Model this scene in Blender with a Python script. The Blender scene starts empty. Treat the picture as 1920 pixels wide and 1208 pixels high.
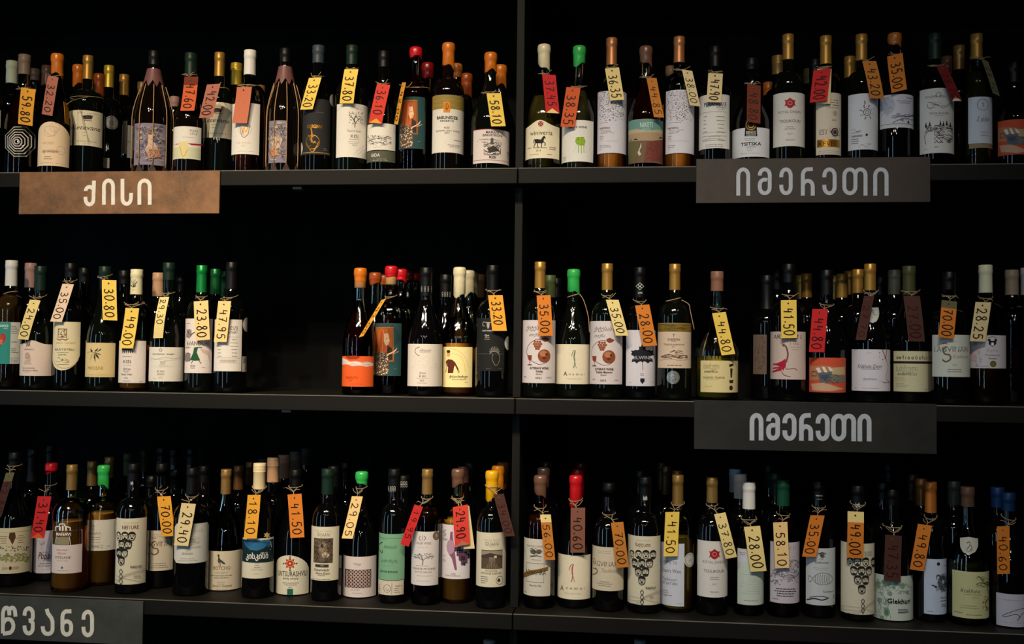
import bpy, bmesh, math, random
from mathutils import Vector, Matrix
C = bpy.context.scene.collection
PI = math.pi
# ------------------------------------------------------------------ camera
F, CX, CY = 1960.0, 960.0, 604.0
YAW, PIT, ROLL = math.radians(6.55), math.radians(1.9), 0.0118
CZ = 1.5
CAM = Vector((0.0, -2.3, CZ))
D = Vector((-math.sin(YAW)*math.cos(PIT), math.cos(YAW)*math.cos(PIT), math.sin(PIT)))
r0 = Vector((math.cos(YAW), math.sin(YAW), 0)); u0 = r0.cross(D)
RX = math.cos(ROLL)*r0 + math.sin(ROLL)*u0
UP = math.cos(ROLL)*u0 - math.sin(ROLL)*r0
cd = bpy.data.cameras.new('camera'); cam = bpy.data.objects.new('camera', cd); C.objects.link(cam)
cd.sensor_width = 36.0; cd.lens = F/1920*36.0; cd.clip_start = 0.05
cam.matrix_world = Matrix(((RX.x, UP.x, -D.x, CAM.x), (RX.y, UP.y, -D.y, CAM.y), (RX.z, UP.z, -D.z, CAM.z), (0, 0, 0, 1)))
sc = bpy.context.scene; sc.camera = cam
# ------------------------------------------------------------------ world, lamps, exposure
w = bpy.data.worlds.new('world'); sc.world = w; w.use_nodes = True
w.node_tree.nodes['Background'].inputs[0].default_value = (1.0, 0.92, 0.82, 1)
w.node_tree.nodes['Background'].inputs[1].default_value = 0.0012
sc.view_settings.view_transform = 'Standard'; sc.view_settings.look = 'None'
sc.view_settings.gamma = 1; sc.view_settings.use_curve_mapping = False
sc.view_settings.exposure = 0.0
sc.cycles.use_denoising = True
sc.cycles.max_bounces = 10; sc.cycles.transmission_bounces = 10; sc.cycles.transparent_max_bounces = 28
sc.cycles.sample_clamp_indirect = 3.0; sc.cycles.blur_glossy = 0.0
def aim(o, t): o.rotation_euler = (Vector(t)-o.location).to_track_quat('-Z', 'Y').to_euler()
def spot(loc, tgt, power, col, ang=40, blend=0.6, size=0.025):
    l = bpy.data.lights.new('ceiling_spot', 'SPOT'); l.energy = power; l.color = col
    l.spot_size = math.radians(ang); l.spot_blend = blend; l.shadow_soft_size = size
    o = bpy.data.objects.new('ceiling_spot', l); C.objects.link(o); o.location = loc; aim(o, tgt)
def area(loc, tgt, power, col, sx, sy):
    l = bpy.data.lights.new('window_light', 'AREA'); l.shape = 'RECTANGLE'; l.size = sx; l.size_y = sy
    l.energy = power; l.color = col
    o = bpy.data.objects.new('window_light', l); C.objects.link(o); o.location = loc; aim(o, tgt)
WARM = (1.0, 0.80, 0.56)
# warm ceiling spots over the shop floor, in two rows
for x, y, z, tx, tz, e, a in ((-1.30, -1.75, 1.62, -1.05, .40, 118, 46), (-0.85, -1.85, 1.66, -.80, .42, 68, 44), (-0.50, -1.70, 1.60, -.45, .42, 36, 42), (-0.15, -1.90, 1.70, -.15, .40, 42, 44), (0.15, -1.80, 1.66, .10, .30, 32, 44)):
    spot((x, y, CZ+z), (tx, 0.0, CZ+tz), e, WARM if x < 0 else (1.0, .89, .76), a, 1.0)
for x, y, z, tx, tz, e, a in ((-1.15, -2.30, 1.70, -1.05, -.50, 150, 40), (-0.65, -2.20, 1.72, -.55, -.50, 90, 40), (-0.25, -2.15, 1.75, -.10, -.50, 70, 42), (0.25, -2.10, 1.72, .22, -.45, 78, 44)):
    spot((x, y, CZ+z), (tx, 0.0, CZ+tz), e, (1.0, .85, .64) if x < 0 else (1.0, .92, .80), a, 1.0)
spot((1.05, -2.10, CZ+1.75), (0.80, 0.0, CZ+0.05), 12, (0.95, 0.95, 0.92), 56, 1.0)
def bulb(loc, e):
    l = bpy.data.lights.new('glint_bulb', 'POINT'); l.energy = e; l.color = (1, .9, .75); l.shadow_soft_size = .03
    o = bpy.data.objects.new('glint_bulb', l); C.objects.link(o); o.location = loc
for x, y, z in ((-.5, -3.2, 1.2), (.1, -3.6, 1.25), (.7, -3.0, 1.2), (-1.4, -3.0, 1.15), (.35, -4.4, 1.3)): bulb((x, y, CZ+z), 6)  # extra bulbs added for clusters of small glints on the glass
# daylight through tall shop windows behind and beside the camera
area((-0.85, -3.0, CZ+0.05), (0.3, 0, CZ), 6.5, (0.34, 0.68, 1.0), 0.15, 1.9)
area((-2.3, -2.2, CZ-0.1), (0, 0, CZ), 4, (0.62, 0.84, 1.0), 0.12, 1.5)
area((-3.0, -0.75, CZ+0.0), (-0.6, 0, CZ), 4, (0.36, 0.68, 1.0), 0.14, 1.7)
# ------------------------------------------------------------------ helpers
def lin(c): return tuple(((v/255)/12.92 if v/255 <= .04045 else ((v/255+.055)/1.055)**2.4) for v in c)
MATS = {}
def mat(kind, col, rough=None):
    k = (kind, tuple(col), rough)
    if k in MATS: return MATS[k]
    m = bpy.data.materials.new(kind); m.use_nodes = True; MATS[k] = m
    nt = m.node_tree; p = nt.nodes['Principled BSDF']; L = lin(col)
    def noise(scale, amt, src=None, detail=4):
        tc = nt.nodes.new('ShaderNodeTexCoord'); n = nt.nodes.new('ShaderNodeTexNoise'); n.inputs['Scale'].default_value = scale
        n.inputs['Detail'].default_value = detail; nt.links.new(tc.outputs['Object'], n.inputs['Vector'])
        mx = nt.nodes.new('ShaderNodeMix'); mx.data_type = 'RGBA'
        mx.inputs[6].default_value = (*[v*(1-amt) for v in L], 1)
        mx.inputs[7].default_value = (*[min(1, v*(1+amt)) for v in L], 1)
        nt.links.new(n.outputs['Fac'], mx.inputs[0]); nt.links.new(mx.outputs[2], p.inputs['Base Color']); return n, mx
    p.inputs['Base Color'].default_value = (*L, 1)
    if kind == 'paper': p.inputs['Roughness'].default_value = .75; noise(300, .10); p.inputs['Specular IOR Level'].default_value = .25
    elif kind == 'ink': p.inputs['Roughness'].default_value = .6; p.inputs['Specular IOR Level'].default_value = .2
    elif kind == 'gilt': p.inputs['Metallic'].default_value = .7; p.inputs['Roughness'].default_value = .3
    elif kind == 'foil': p.inputs['Metallic'].default_value = .45; p.inputs['Roughness'].default_value = .36; noise(60, .12)
    elif kind == 'plastic': p.inputs['Roughness'].default_value = .42; p.inputs['Specular IOR Level'].default_value = .28; noise(80, .06)
    elif kind == 'wax': p.inputs['Roughness'].default_value = .28; n, _ = noise(90, .14); b = nt.nodes.new('ShaderNodeBump'); b.inputs['Strength'].default_value = .25; b.inputs['Distance'].default_value = .002; nt.links.new(n.outputs['Fac'], b.inputs['Height']); nt.links.new(b.outputs['Normal'], p.inputs['Normal'])
    elif kind == 'dark_glass': p.inputs['Roughness'].default_value = .035; p.inputs['IOR'].default_value = 1.5; p.inputs['Specular IOR Level'].default_value = .5
    elif kind in ('clear_glass', 'wine', 'hazy_wine'):
        out = nt.nodes['Material Output']; tr = nt.nodes.new('ShaderNodeBsdfTransparent'); tr.inputs[0].default_value = (*L, 1)
        gl = nt.nodes.new('ShaderNodeBsdfGlossy'); gl.inputs['Roughness'].default_value = .03; gl.inputs['Color'].default_value = (1, 1, 1, 1)
        fr = nt.nodes.new('ShaderNodeFresnel'); fr.inputs['IOR'].default_value = 1.48 if kind == 'clear_glass' else 1.08
        mx = nt.nodes.new('ShaderNodeMixShader'); body = tr
        if kind != 'clear_glass':   # unfiltered wine is faintly hazy
            df = nt.nodes.new('ShaderNodeBsdfTranslucent'); df.inputs[0].default_value = (*L, 1); d2 = nt.nodes.new('ShaderNodeBsdfDiffuse'); d2.inputs[0].default_value = (*L, 1)
            m0 = nt.nodes.new('ShaderNodeMixShader'); m0.inputs[0].default_value = .85; nt.links.new(df.outputs[0], m0.inputs[1]); nt.links.new(d2.outputs[0], m0.inputs[2])
            m1 = nt.nodes.new('ShaderNodeMixShader'); m1.inputs[0].default_value = .60 if kind == 'hazy_wine' else .06; nt.links.new(tr.outputs[0], m1.inputs[1]); nt.links.new(m0.outputs[0], m1.inputs[2]); body = m1
        nt.links.new(fr.outputs[0], mx.inputs[0]); nt.links.new(body.outputs[0], mx.inputs[1]); nt.links.new(gl.outputs[0], mx.inputs[2]); nt.links.new(mx.outputs[0], out.inputs['Surface'])
        nt.nodes.remove(p); return m
    elif kind == 'twine': p.inputs['Roughness'].default_value = .9; noise(900, .35)
    elif kind == 'board':
        p.inputs['Roughness'].default_value = .55; p.inputs['Specular IOR Level'].default_value = .12; noise(700, .35, detail=2)
    elif kind == 'steel':
        p.inputs['Roughness'].default_value = .55; p.inputs['Specular IOR Level'].default_value = .2; n, mx = noise(11, .7, detail=9); n.inputs['Roughness'].default_value = .68
    elif kind == 'rust':
        p.inputs['Roughness'].default_value = .6; n, mx = noise(9, .5, detail=10); n.inputs['Roughness'].default_value = .78
        mx.inputs[6].default_value = (*lin([c*.64 for c in col]), 1); mx.inputs[7].default_value = (*lin((min(255, col[0]*1.16), col[1]*1.16, col[2]*1.2)), 1)
        r = nt.nodes.new('ShaderNodeValToRGB'); r.color_ramp.elements[0].position = .33; r.color_ramp.elements[1].position = .68
        nt.links.new(n.outputs['Fac'], r.inputs[0]); nt.links.new(r.outputs[0], mx.inputs[0])
    elif kind == 'paint': p.inputs['Roughness'].default_value = .6; noise(120, .18, detail=6)
    elif kind == 'cork': p.inputs['Roughness'].default_value = .8; noise(220, .3)
    if rough is not None: p.inputs['Roughness'].default_value = rough
    return m
def ray(px, py): return (D + RX*((px-CX)/F) + UP*((CY-py)/F))
def at(px, py, y):
    d = ray(px, py); t = (y-CAM.y)/d.y
    return CAM + d*t
def depth(p): return (p-CAM).dot(D)
CROPS = {'t1': (0, 60, 330/1107), 't2': (310, 60, 330/1107), 't3': (620, 60, 360/1450), 't4': (970, 50, 340/1416), 't5': (1290, 40, 330/1107), 't6': (1590, 40, 330/1107),
         'm1': (0, 470, 260/1047), 'm2': (240, 470, 260/1047), 'm3': (620, 480, 360/1450), 'm4': (960, 470, 350/1321), 'm5': (1290, 470, 330/997), 'm6': (1590, 470, 330/997),
         'b1': (0, 820, 330/1027), 'b2': (300, 830, 330/1172), 'b3': (600, 840, 370/1354), 'b4': (960, 840, 350/1149), 'b5': (1290, 850, 330/1114), 'b6': (1590, 850, 330/1114)}
def P(c, x, y): a = CROPS[c]; return a[0]+x*a[2], a[1]+y*a[2]
def mesh_obj(name, verts, faces, mats, parent=None, mi=None, smooth=True):
    me = bpy.data.meshes.new(name); me.from_pydata(verts, [], faces)
    for m in (mats if isinstance(mats, (list, tuple)) else [mats]): me.materials.append(m)
    if mi: me.polygons.foreach_set('material_index', mi)
    if smooth: me.polygons.foreach_set('use_smooth', [True]*len(me.polygons))
    me.update()
    o = bpy.data.objects.new(name, me); C.objects.link(o)
    if parent: o.parent = parent
    return o
def empty(name, loc, label=None, cat=None, group=None):
    o = bpy.data.objects.new(name, None); C.objects.link(o); o.location = loc; o.empty_display_size = .02
    if label: o['label'] = label
    if cat: o['category'] = cat
    if group: o['group'] = group
    return o
def lathe(prof, seg=28):
    V, Fc = [], []
    rings = []
    for r, z in prof:
        if r < 1e-6: rings.append([len(V)]); V.append((0, 0, z))
        else:
            rings.append(list(range(len(V), len(V)+seg)))
            V += [(r*math.sin(2*PI*i/seg), -r*math.cos(2*PI*i/seg), z) for i in range(seg)]
    for a, b in zip(rings, rings[1:]):
        for i in range(seg):
            j = (i+1) % seg
            if len(a) == 1 and len(b) == 1: continue
            if len(a) == 1: Fc.append((a[0], b[j], b[i]))
            elif len(b) == 1: Fc.append((a[i], a[j], b[0]))
            else: Fc.append((a[i], a[j], b[j], b[i]))
    return V, Fc
def box(name, x0, x1, y0, y1, z0, z1, m, parent=None, bev=.0015):
    bm = bmesh.new(); bmesh.ops.create_cube(bm, size=1)
    for v in bm.verts: v.co = Vector(((x0+x1)/2+v.co.x*(x1-x0), (y0+y1)/2+v.co.y*(y1-y0), (z0+z1)/2+v.co.z*(z1-z0)))
    if bev: bmesh.ops.bevel(bm, geom=bm.edges[:], offset=bev, segments=2, affect='EDGES', profile=.5)
    me = bpy.data.meshes.new(name); bm.to_mesh(me); bm.free(); me.materials.append(m)
    o = bpy.data.objects.new(name, me); C.objects.link(o)
    if parent: o.parent = parent
    return o
def catmull(pts, n=6, closed=False):
    if len(pts) < 3: return list(pts)
    out = []; N = len(pts)
    for i in range(N if closed else N-1):
        p1, p2 = pts[i], pts[(i+1) % N]
        p0 = pts[i-1] if (closed or i > 0) else p1
        p3 = pts[(i+2) % N] if (closed or i+2 < N) else p2
        for k in range(n):
            t = k/n
            out.append(tuple(.5*((2*b)+(-a+c)*t+(2*a-5*b+4*c-d)*t*t+(-a+3*b-3*c+d)*t**3) for a, b, c, d in zip(p0, p1, p2, p3)))
    if not closed: out.append(tuple(pts[-1]))
    return out
def ribbon(pts, w, closed=False):
    """2D stroke -> list of quads"""
    pts = [Vector((p[0], p[1])) for p in pts]
    q = [pts[0]]
    for p in pts[1:]:
        if (p-q[-1]).length > 1e-7: q.append(p)
    if closed and len(q) > 2 and (q[0]-q[-1]).length < 1e-7: q.pop()
    N = len(q)
    if N < 2: return []
    L, R = [], []
    for i in range(N):
        a = q[i-1] if (i > 0 or closed) else None; b = q[(i+1) % N] if (i < N-1 or closed) else None
        d1 = (q[i]-a).normalized() if a is not None else (b-q[i]).normalized()
        d2 = (b-q[i]).normalized() if b is not None else d1
        n1 = Vector((-d1.y, d1.x)); n2 = Vector((-d2.y, d2.x)); n = n1+n2
        n = n1 if n.length < 1e-4 else n.normalized()
        s = min(1.6, 1/max(.4, n.dot(n1)))
        L.append(q[i]+n*w/2*s); R.append(q[i]-n*w/2*s)
    out = []
    for i in range(N if closed else N-1):
        j = (i+1) % N; out.append([L[i], L[j], R[j], R[i]])
    return out
def tube(pts, r, seg=5):
    V, Fc = [], []
    pts = [Vector(p) for p in pts]
    for i, p in enumerate(pts):
        t = (pts[min(i+1, len(pts)-1)]-pts[max(i-1, 0)]).normalized()
        a = t.cross(Vector((0.3, 0.2, 1))); a = a.normalized() if a.length > 1e-4 else Vector((1, 0, 0)); b = t.cross(a)
        V += [p+a*r*math.cos(2*PI*k/seg)+b*r*math.sin(2*PI*k/seg) for k in range(seg)]
    for i in range(len(pts)-1):
        for k in range(seg):
            l = (k+1) % seg; Fc.append((i*seg+k, i*seg+l, (i+1)*seg+l, (i+1)*seg+k))
    Fc.append(tuple(range(seg))[::-1]); Fc.append(tuple((len(pts)-1)*seg+k for k in range(seg)))
    return V, Fc
def join(parts):
    V, Fc = [], []
    for v, f in parts:
        o = len(V); V += [tuple(p) for p in v]; Fc += [tuple(i+o for i in q) for q in f]
    return V, Fc
# ---- text glyphs (the built-in typeface)
TXT = {}
def glyphs(s, bold=False, shear=0):
    k = (s, bold, shear)
    if k in TXT: return TXT[k]
    cu = bpy.data.curves.new('t', 'FONT'); cu.body = s; cu.resolution_u = 2; cu.size = 1; cu.shear = shear
    cu.offset = .022 if bold else 0.0; cu.fill_mode = 'FRONT'
    ob = bpy.data.objects.new('t', cu); me = ob.to_mesh()
    vs = [(v.co.x, v.co.y) for v in me.vertices]; fs = [tuple(p.vertices) for p in me.polygons]
    ob.to_mesh_clear(); bpy.data.objects.remove(ob); bpy.data.curves.remove(cu)
    if vs:
        x0 = min(v[0] for v in vs); x1 = max(v[0] for v in vs)
        vs = [(v[0]-(x0+x1)/2, v[1]-.36) for v in vs]; wd = x1-x0
    else: wd = 1
    TXT[k] = (vs, fs, wd); return TXT[k]
# ------------------------------------------------------------------ the room and the shelving
SZ = {'t': at(972, 315, 0).z, 'm': at(972, 747.5, 0).z, 'b': at(972, 1152, 0).z}
BOARD = mat('board', (24, 23, 21)); DARKB = mat('board', (8, 8, 7), .8)
XL, XR, YB = -2.2, 1.9, .52
def struct(o): o['kind'] = 'structure'; return o
struct(box('floor', -4, 4, -4, .8, -.1, 0, mat('board', (60, 52, 45), .7), bev=0))
struct(box('wall_back', -4, 4, .62, .75, 0, 3.6, mat('board', (26, 25, 25), .8), bev=0))
unit = empty('shelving_unit', (0, 0, 0), 'black shelving unit of long boards holding every wine bottle', 'shelving')
xs = at(968, 390, 0).x
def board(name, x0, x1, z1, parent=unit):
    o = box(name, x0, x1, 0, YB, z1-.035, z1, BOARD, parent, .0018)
    t = box('edge_highlight', x0+.0004, x1-.0004, -.0006, .0012, z1-.0015, z1+.0002, mat('steel', (112, 108, 98)), o, 0); return o  # pale strip added as the highlight along the board's worn front edge
LOWZ = SZ['b']-.415
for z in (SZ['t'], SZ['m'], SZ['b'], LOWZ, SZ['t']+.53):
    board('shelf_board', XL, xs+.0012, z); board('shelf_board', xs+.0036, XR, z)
zt = [LOWZ, SZ['b'], SZ['m'], SZ['t'], SZ['t']+.53]
for a, b in zip(zt, zt[1:]):
    box('upright_board', xs-.0095, xs+.0085, .055, YB-.001, a+.0005, b-.0355, BOARD, unit, .001)
for x in (XL-.018, XR): box('side_board', x, x+.018, .0, YB, 0, SZ['t']+.6, BOARD, unit, .001)
box('back_panel', XL, XR, YB+.0005, YB+.012, .05, SZ['t']+.6, DARKB, unit, 0)
box('plinth_board', XL, XR, .03, .048, .0, LOWZ-.036, BOARD, unit, .001)
for (px, py, row) in ((560, 352, 't'), (540, 771, 'm'), (1640, 346, 't')):
    p = at(px, py, .03); box('shelf_clip', p.x-.011, p.x+.011, .018, .045, SZ[row]-.0415, SZ[row]-.0352, mat('foil', (120, 118, 110)), unit, .001)
# ------------------------------------------------------------------ bottles
DG = {'g': (9, 12, 8), 'n': (12, 8, 6), 'k': (6, 6, 7)}
FOILS = {'gold': ('foil', (176, 132, 58)), 'rose': ('foil', (190, 128, 82)), 'dgold': ('foil', (150, 116, 62)), 'black': ('plastic', (9, 9, 9)), 'dgreen': ('plastic', (18, 40, 30)),
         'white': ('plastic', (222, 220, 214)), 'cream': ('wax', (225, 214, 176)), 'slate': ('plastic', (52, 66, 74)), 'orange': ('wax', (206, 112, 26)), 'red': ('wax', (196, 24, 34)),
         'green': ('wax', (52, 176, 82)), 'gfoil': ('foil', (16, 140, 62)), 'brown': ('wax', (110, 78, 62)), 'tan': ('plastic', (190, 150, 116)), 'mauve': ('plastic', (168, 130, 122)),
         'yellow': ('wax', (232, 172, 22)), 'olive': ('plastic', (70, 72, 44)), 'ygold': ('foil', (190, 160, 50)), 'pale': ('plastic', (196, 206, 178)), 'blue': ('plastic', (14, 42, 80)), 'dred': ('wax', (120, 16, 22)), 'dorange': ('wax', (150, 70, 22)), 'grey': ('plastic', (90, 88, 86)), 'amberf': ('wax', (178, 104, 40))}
class Bottle: pass
ALL = []
def outline(b):
    R, H, rn = b.R, b.H, b.rn
    p = [(0, .016), (R*.5, .011), (R*.8, .0012), (R*.88, 0), (R*.96, .0012), (R, .006)]
    zs, zn = b.zs*H, b.zn*H
    if b.typ == 'B':
        p.append((R, zs*.5)); p.append((R, zs))
        for k in range(1, 9):
            a = math.radians(80)*k/8
            p.append((rn*1.03+(R-rn*1.03)*math.cos(a)*(1 if k < 8 else .92), zs+(zn-zs)*.93*math.sin(a)))
        p.append((rn*1.05, zn))
    else:
        p.append((R, zs*.5)); p.append((R, zs))
        for k in range(1, 12):
            t = k/11; s = t*t*(3-2*t); s = .55*s+.45*t**1.3
            p.append((R-(R-rn*1.04)*s, zs+(zn-zs)*t))
    p += [(rn, H-.024), (rn, H-.0185), (rn+.0007, H-.0175), (rn+.0007, H-.008), (rn+.0004, H-.007), (rn+.0003, H-.0008), (rn-.0012, H)]
    return p
def rad(b, z):
    p = b.prof[5:]
    if z <= p[0][1]: return p[0][0]
    for (r1, z1), (r2, z2) in zip(p, p[1:]):
        if z1 <= z <= z2: return r1+(r2-r1)*(z-z1)/max(1e-9, z2-z1)
    return p[-1][0]
def solve(b):
    px, py = P(b.c, b.capx, b.topy); kd = b.cap[0] if b.cap else ''
    b.rn = {'foil': .0115, 'wax': .0121}.get(kd, .0131); rim = {'t': -1, 'm': 0}.get(b.row, .6)*b.rn
    top = at(px, py, b.y); b.x = top.x; b.H = at(px, py, b.y+rim).z-b.z0-(.0018 if kd == 'wax' else .0008)
    b.R = b.hw*CROPS[b.c][2]*depth(Vector((b.x, b.y, b.z0+.1)))/F
    b.rn = min(b.rn, b.R*.42)
def bottle(c, capx, topy, hw, typ, glass, cap, desc, labs=(), y=None, sh=None, fill=None, k=0, group=None, tag=None, extra=None, cat='bottle'):
    b = Bottle(); b.c, b.capx, b.topy, b.hw, b.typ, b.glass, b.cap, b.desc, b.labs = c, capx, topy, hw, typ, glass, cap, desc, labs
    b.row = c[0]; b.z0 = SZ[b.row]+.0003; b.k = k; b.group = group; b.tag = tag; b.extra = extra; b.fill = fill
    b.y = y if y is not None else .072+.086*k
    b.zs, b.zn = sh or ((.60, .74) if typ == 'B' else (.42, .76))
    b.fixed = y is not None; solve(b); ALL.append(b); return b
def relax():
    for it in range(500):
        moved = False
        for i, a in enumerate(ALL):
            for b in ALL[i+1:]:
                if a.row != b.row or abs(a.x-b.x) > .12: continue
                if math.hypot(a.x-b.x, a.y-b.y) < a.R+b.R+.0012:
                    m = b if (b.k, b.y) >= (a.k, a.y) else a
                    if m.y < YB-.045: m.y += .004; solve(m); moved = True
                    elif a.R > .02 and b.k: b.hw *= .97; solve(b); moved = True
        if not moved: break
def hit(b, px, py):
    """photo point -> (angle, height) on the bottle's skin"""
    d = ray(px, py); R = b.R
    for _ in range(3):
        ox, oy = CAM.x-b.x, CAM.y-b.y
        A = d.x*d.x+d.y*d.y; B = ox*d.x+oy*d.y; Cc = ox*ox+oy*oy-R*R
        disc = B*B-A*Cc; t = (-B-math.sqrt(max(0, disc)))/A
        p = CAM+d*t; th = math.atan2(p.x-b.x, -(p.y-b.y)); z = p.z-b.z0
        r2 = rad(b, max(.0, min(z, b.H)))
        if abs(r2-R) < 2e-4: break
        R = r2
    return th, z
class Lab:
    """paper and print on one bottle, drawn in photo points of crop c, kept as arc length / height on the glass"""
    def __init__(s, b, c): s.b, s.c, s.m, s.wide, s.fine, s.n = b, c, [], [], [], 0
    def mi(s, m):
        if m not in s.m: s.m.append(m)
        return s.m.index(m)
    def pt(s, x, y):
        th, z = hit(s.b, *P(s.c, x, y)); return Vector((th*s.b.R, z))
    def sc(s, h): return h*CROPS[s.c][2]*depth(Vector((s.b.x, s.b.y-s.b.R, s.b.z0+.1)))/F
    def poly(s, pts, m, wide=True): s.n += 1; (s.wide if wide else s.fine).append(([tuple(p) for p in pts], s.mi(m), s.n))
    def quads(s, qs, m):
        s.n += .12
        for q in qs: s.fine.append(([tuple(p) for p in q], s.mi(m), s.n))
    def build(s, name, parent):
        b = s.b; bm = bmesh.new(); V, Fc, M = [], [], []
        lay = lambda n: min(.0028, .0003+.00007*n)
        for pts, m, n in s.wide:
            try: f = bm.faces.new([bm.verts.new((p[0], p[1], lay(n))) for p in pts]); f.material_index = m
            except ValueError: pass
        if s.wide:
            bmesh.ops.triangulate(bm, faces=bm.faces[:])
            lo = min(v.co.x for v in bm.verts); hi = max(v.co.x for v in bm.verts); st = b.R*math.radians(6)
            x = math.ceil(lo/st)*st
            while x < hi:
                bmesh.ops.bisect_plane(bm, geom=bm.verts[:]+bm.edges[:]+bm.faces[:], plane_co=(x, 0, 0), plane_no=(1, 0, 0)); x += st
            if max(v.co.y for v in bm.verts) > b.zs*b.H-.002:
                z = b.zs*b.H-.001; hi = max(v.co.y for v in bm.verts)
                while z < hi:
                    bmesh.ops.bisect_plane(bm, geom=bm.verts[:]+bm.edges[:]+bm.faces[:], plane_co=(0, z, 0), plane_no=(0, 1, 0)); z += .005
        bm.verts.index_update()
        pts3 = [tuple(v.co) for v in bm.verts]
        for f in bm.faces: Fc.append(tuple(v.index for v in f.verts)); M.append(f.material_index)
        bm.free()
        for q_, (pts, m, n) in enumerate(s.fine):
            o = len(pts3); pts3 += [(p[0], p[1], lay(n)+.00005+q_*4e-8) for p in pts]; Fc.append(tuple(range(o, o+len(pts)))); M.append(m)
        if not Fc: return
        for (a, z, l) in pts3:
            z = max(z, .0025)
            th = a/b.R; r = max(rad(b, z), b.capr(z))+l; V.append((r*math.sin(th), -r*math.cos(th), z))
        return mesh_obj(name, V, Fc, s.m, parent, M)
def paper_shape(s0, s1, z0, z1, shape):
    kind, v = (shape or ('rect', 0)); w = s1-s0
    if kind == 'rect': return [(s0, z0), (s1, z0), (s1, z1), (s0, z1)]
    if kind == 'rr': v = min(v, w*.49, (z1-z0)*.49); return [(cx+v*math.cos(a), cz+v*math.sin(a)) for cx, cz, a0 in ((s1-v, z1-v, 0), (s0+v, z1-v, 90), (s0+v, z0+v, 180), (s1-v, z0+v, 270)) for a in [math.radians(a0+q*18) for q in range(6)]]
    if kind == 'cut': return [(s0+v, z0), (s1-v, z0), (s1, z0+v), (s1, z1-v), (s1-v, z1), (s0+v, z1), (s0, z1-v), (s0, z0+v)]
    if kind == 'arch': return [(s0, z0), (s1, z0)] + [(s1-w*k/14, z1-v+v*math.sin(PI*k/14)**.7) for k in range(15)]
    if kind == 'bump': return [(s0, z0), (s1, z0)] + [(s1-w*k/20, z1-v+v*math.exp(-((k/20-.5)/.2)**2)) for k in range(21)]
    if kind == 'tongue': return [(s1, z1), (s0, z1)] + [(s0+w*k/14, z0+v-v*math.sin(PI*k/14)**.6) for k in range(15)]
    if kind == 'rag':
        rr = random.Random(5); return [(s0, z0), (s1, z0)] + [(s1-w*k/24, z1-v*rr.random()) for k in range(25)]
COL = {'K': (34, 31, 29), 'G': (110, 104, 98), 'L': (165, 158, 150), 'R': (170, 36, 46), 'N': (112, 66, 44), 'W': (235, 233, 226), 'O': (206, 116, 50), 'Y': (200, 160, 70), 'GN': (60, 104, 62), 'LG': (150, 186, 52), 'D': (60, 56, 54), 'P': (200, 170, 160), 'DN': (60, 38, 28), 'BL': (60, 120, 170), 'CR': (228, 216, 184)}
def ink(c): return mat('gilt', (196, 140, 44)) if c == 'AU' else mat('gilt', (190, 188, 180)) if c == 'AG' else mat('ink', COL.get(c, c) if isinstance(c, str) else c)
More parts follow.
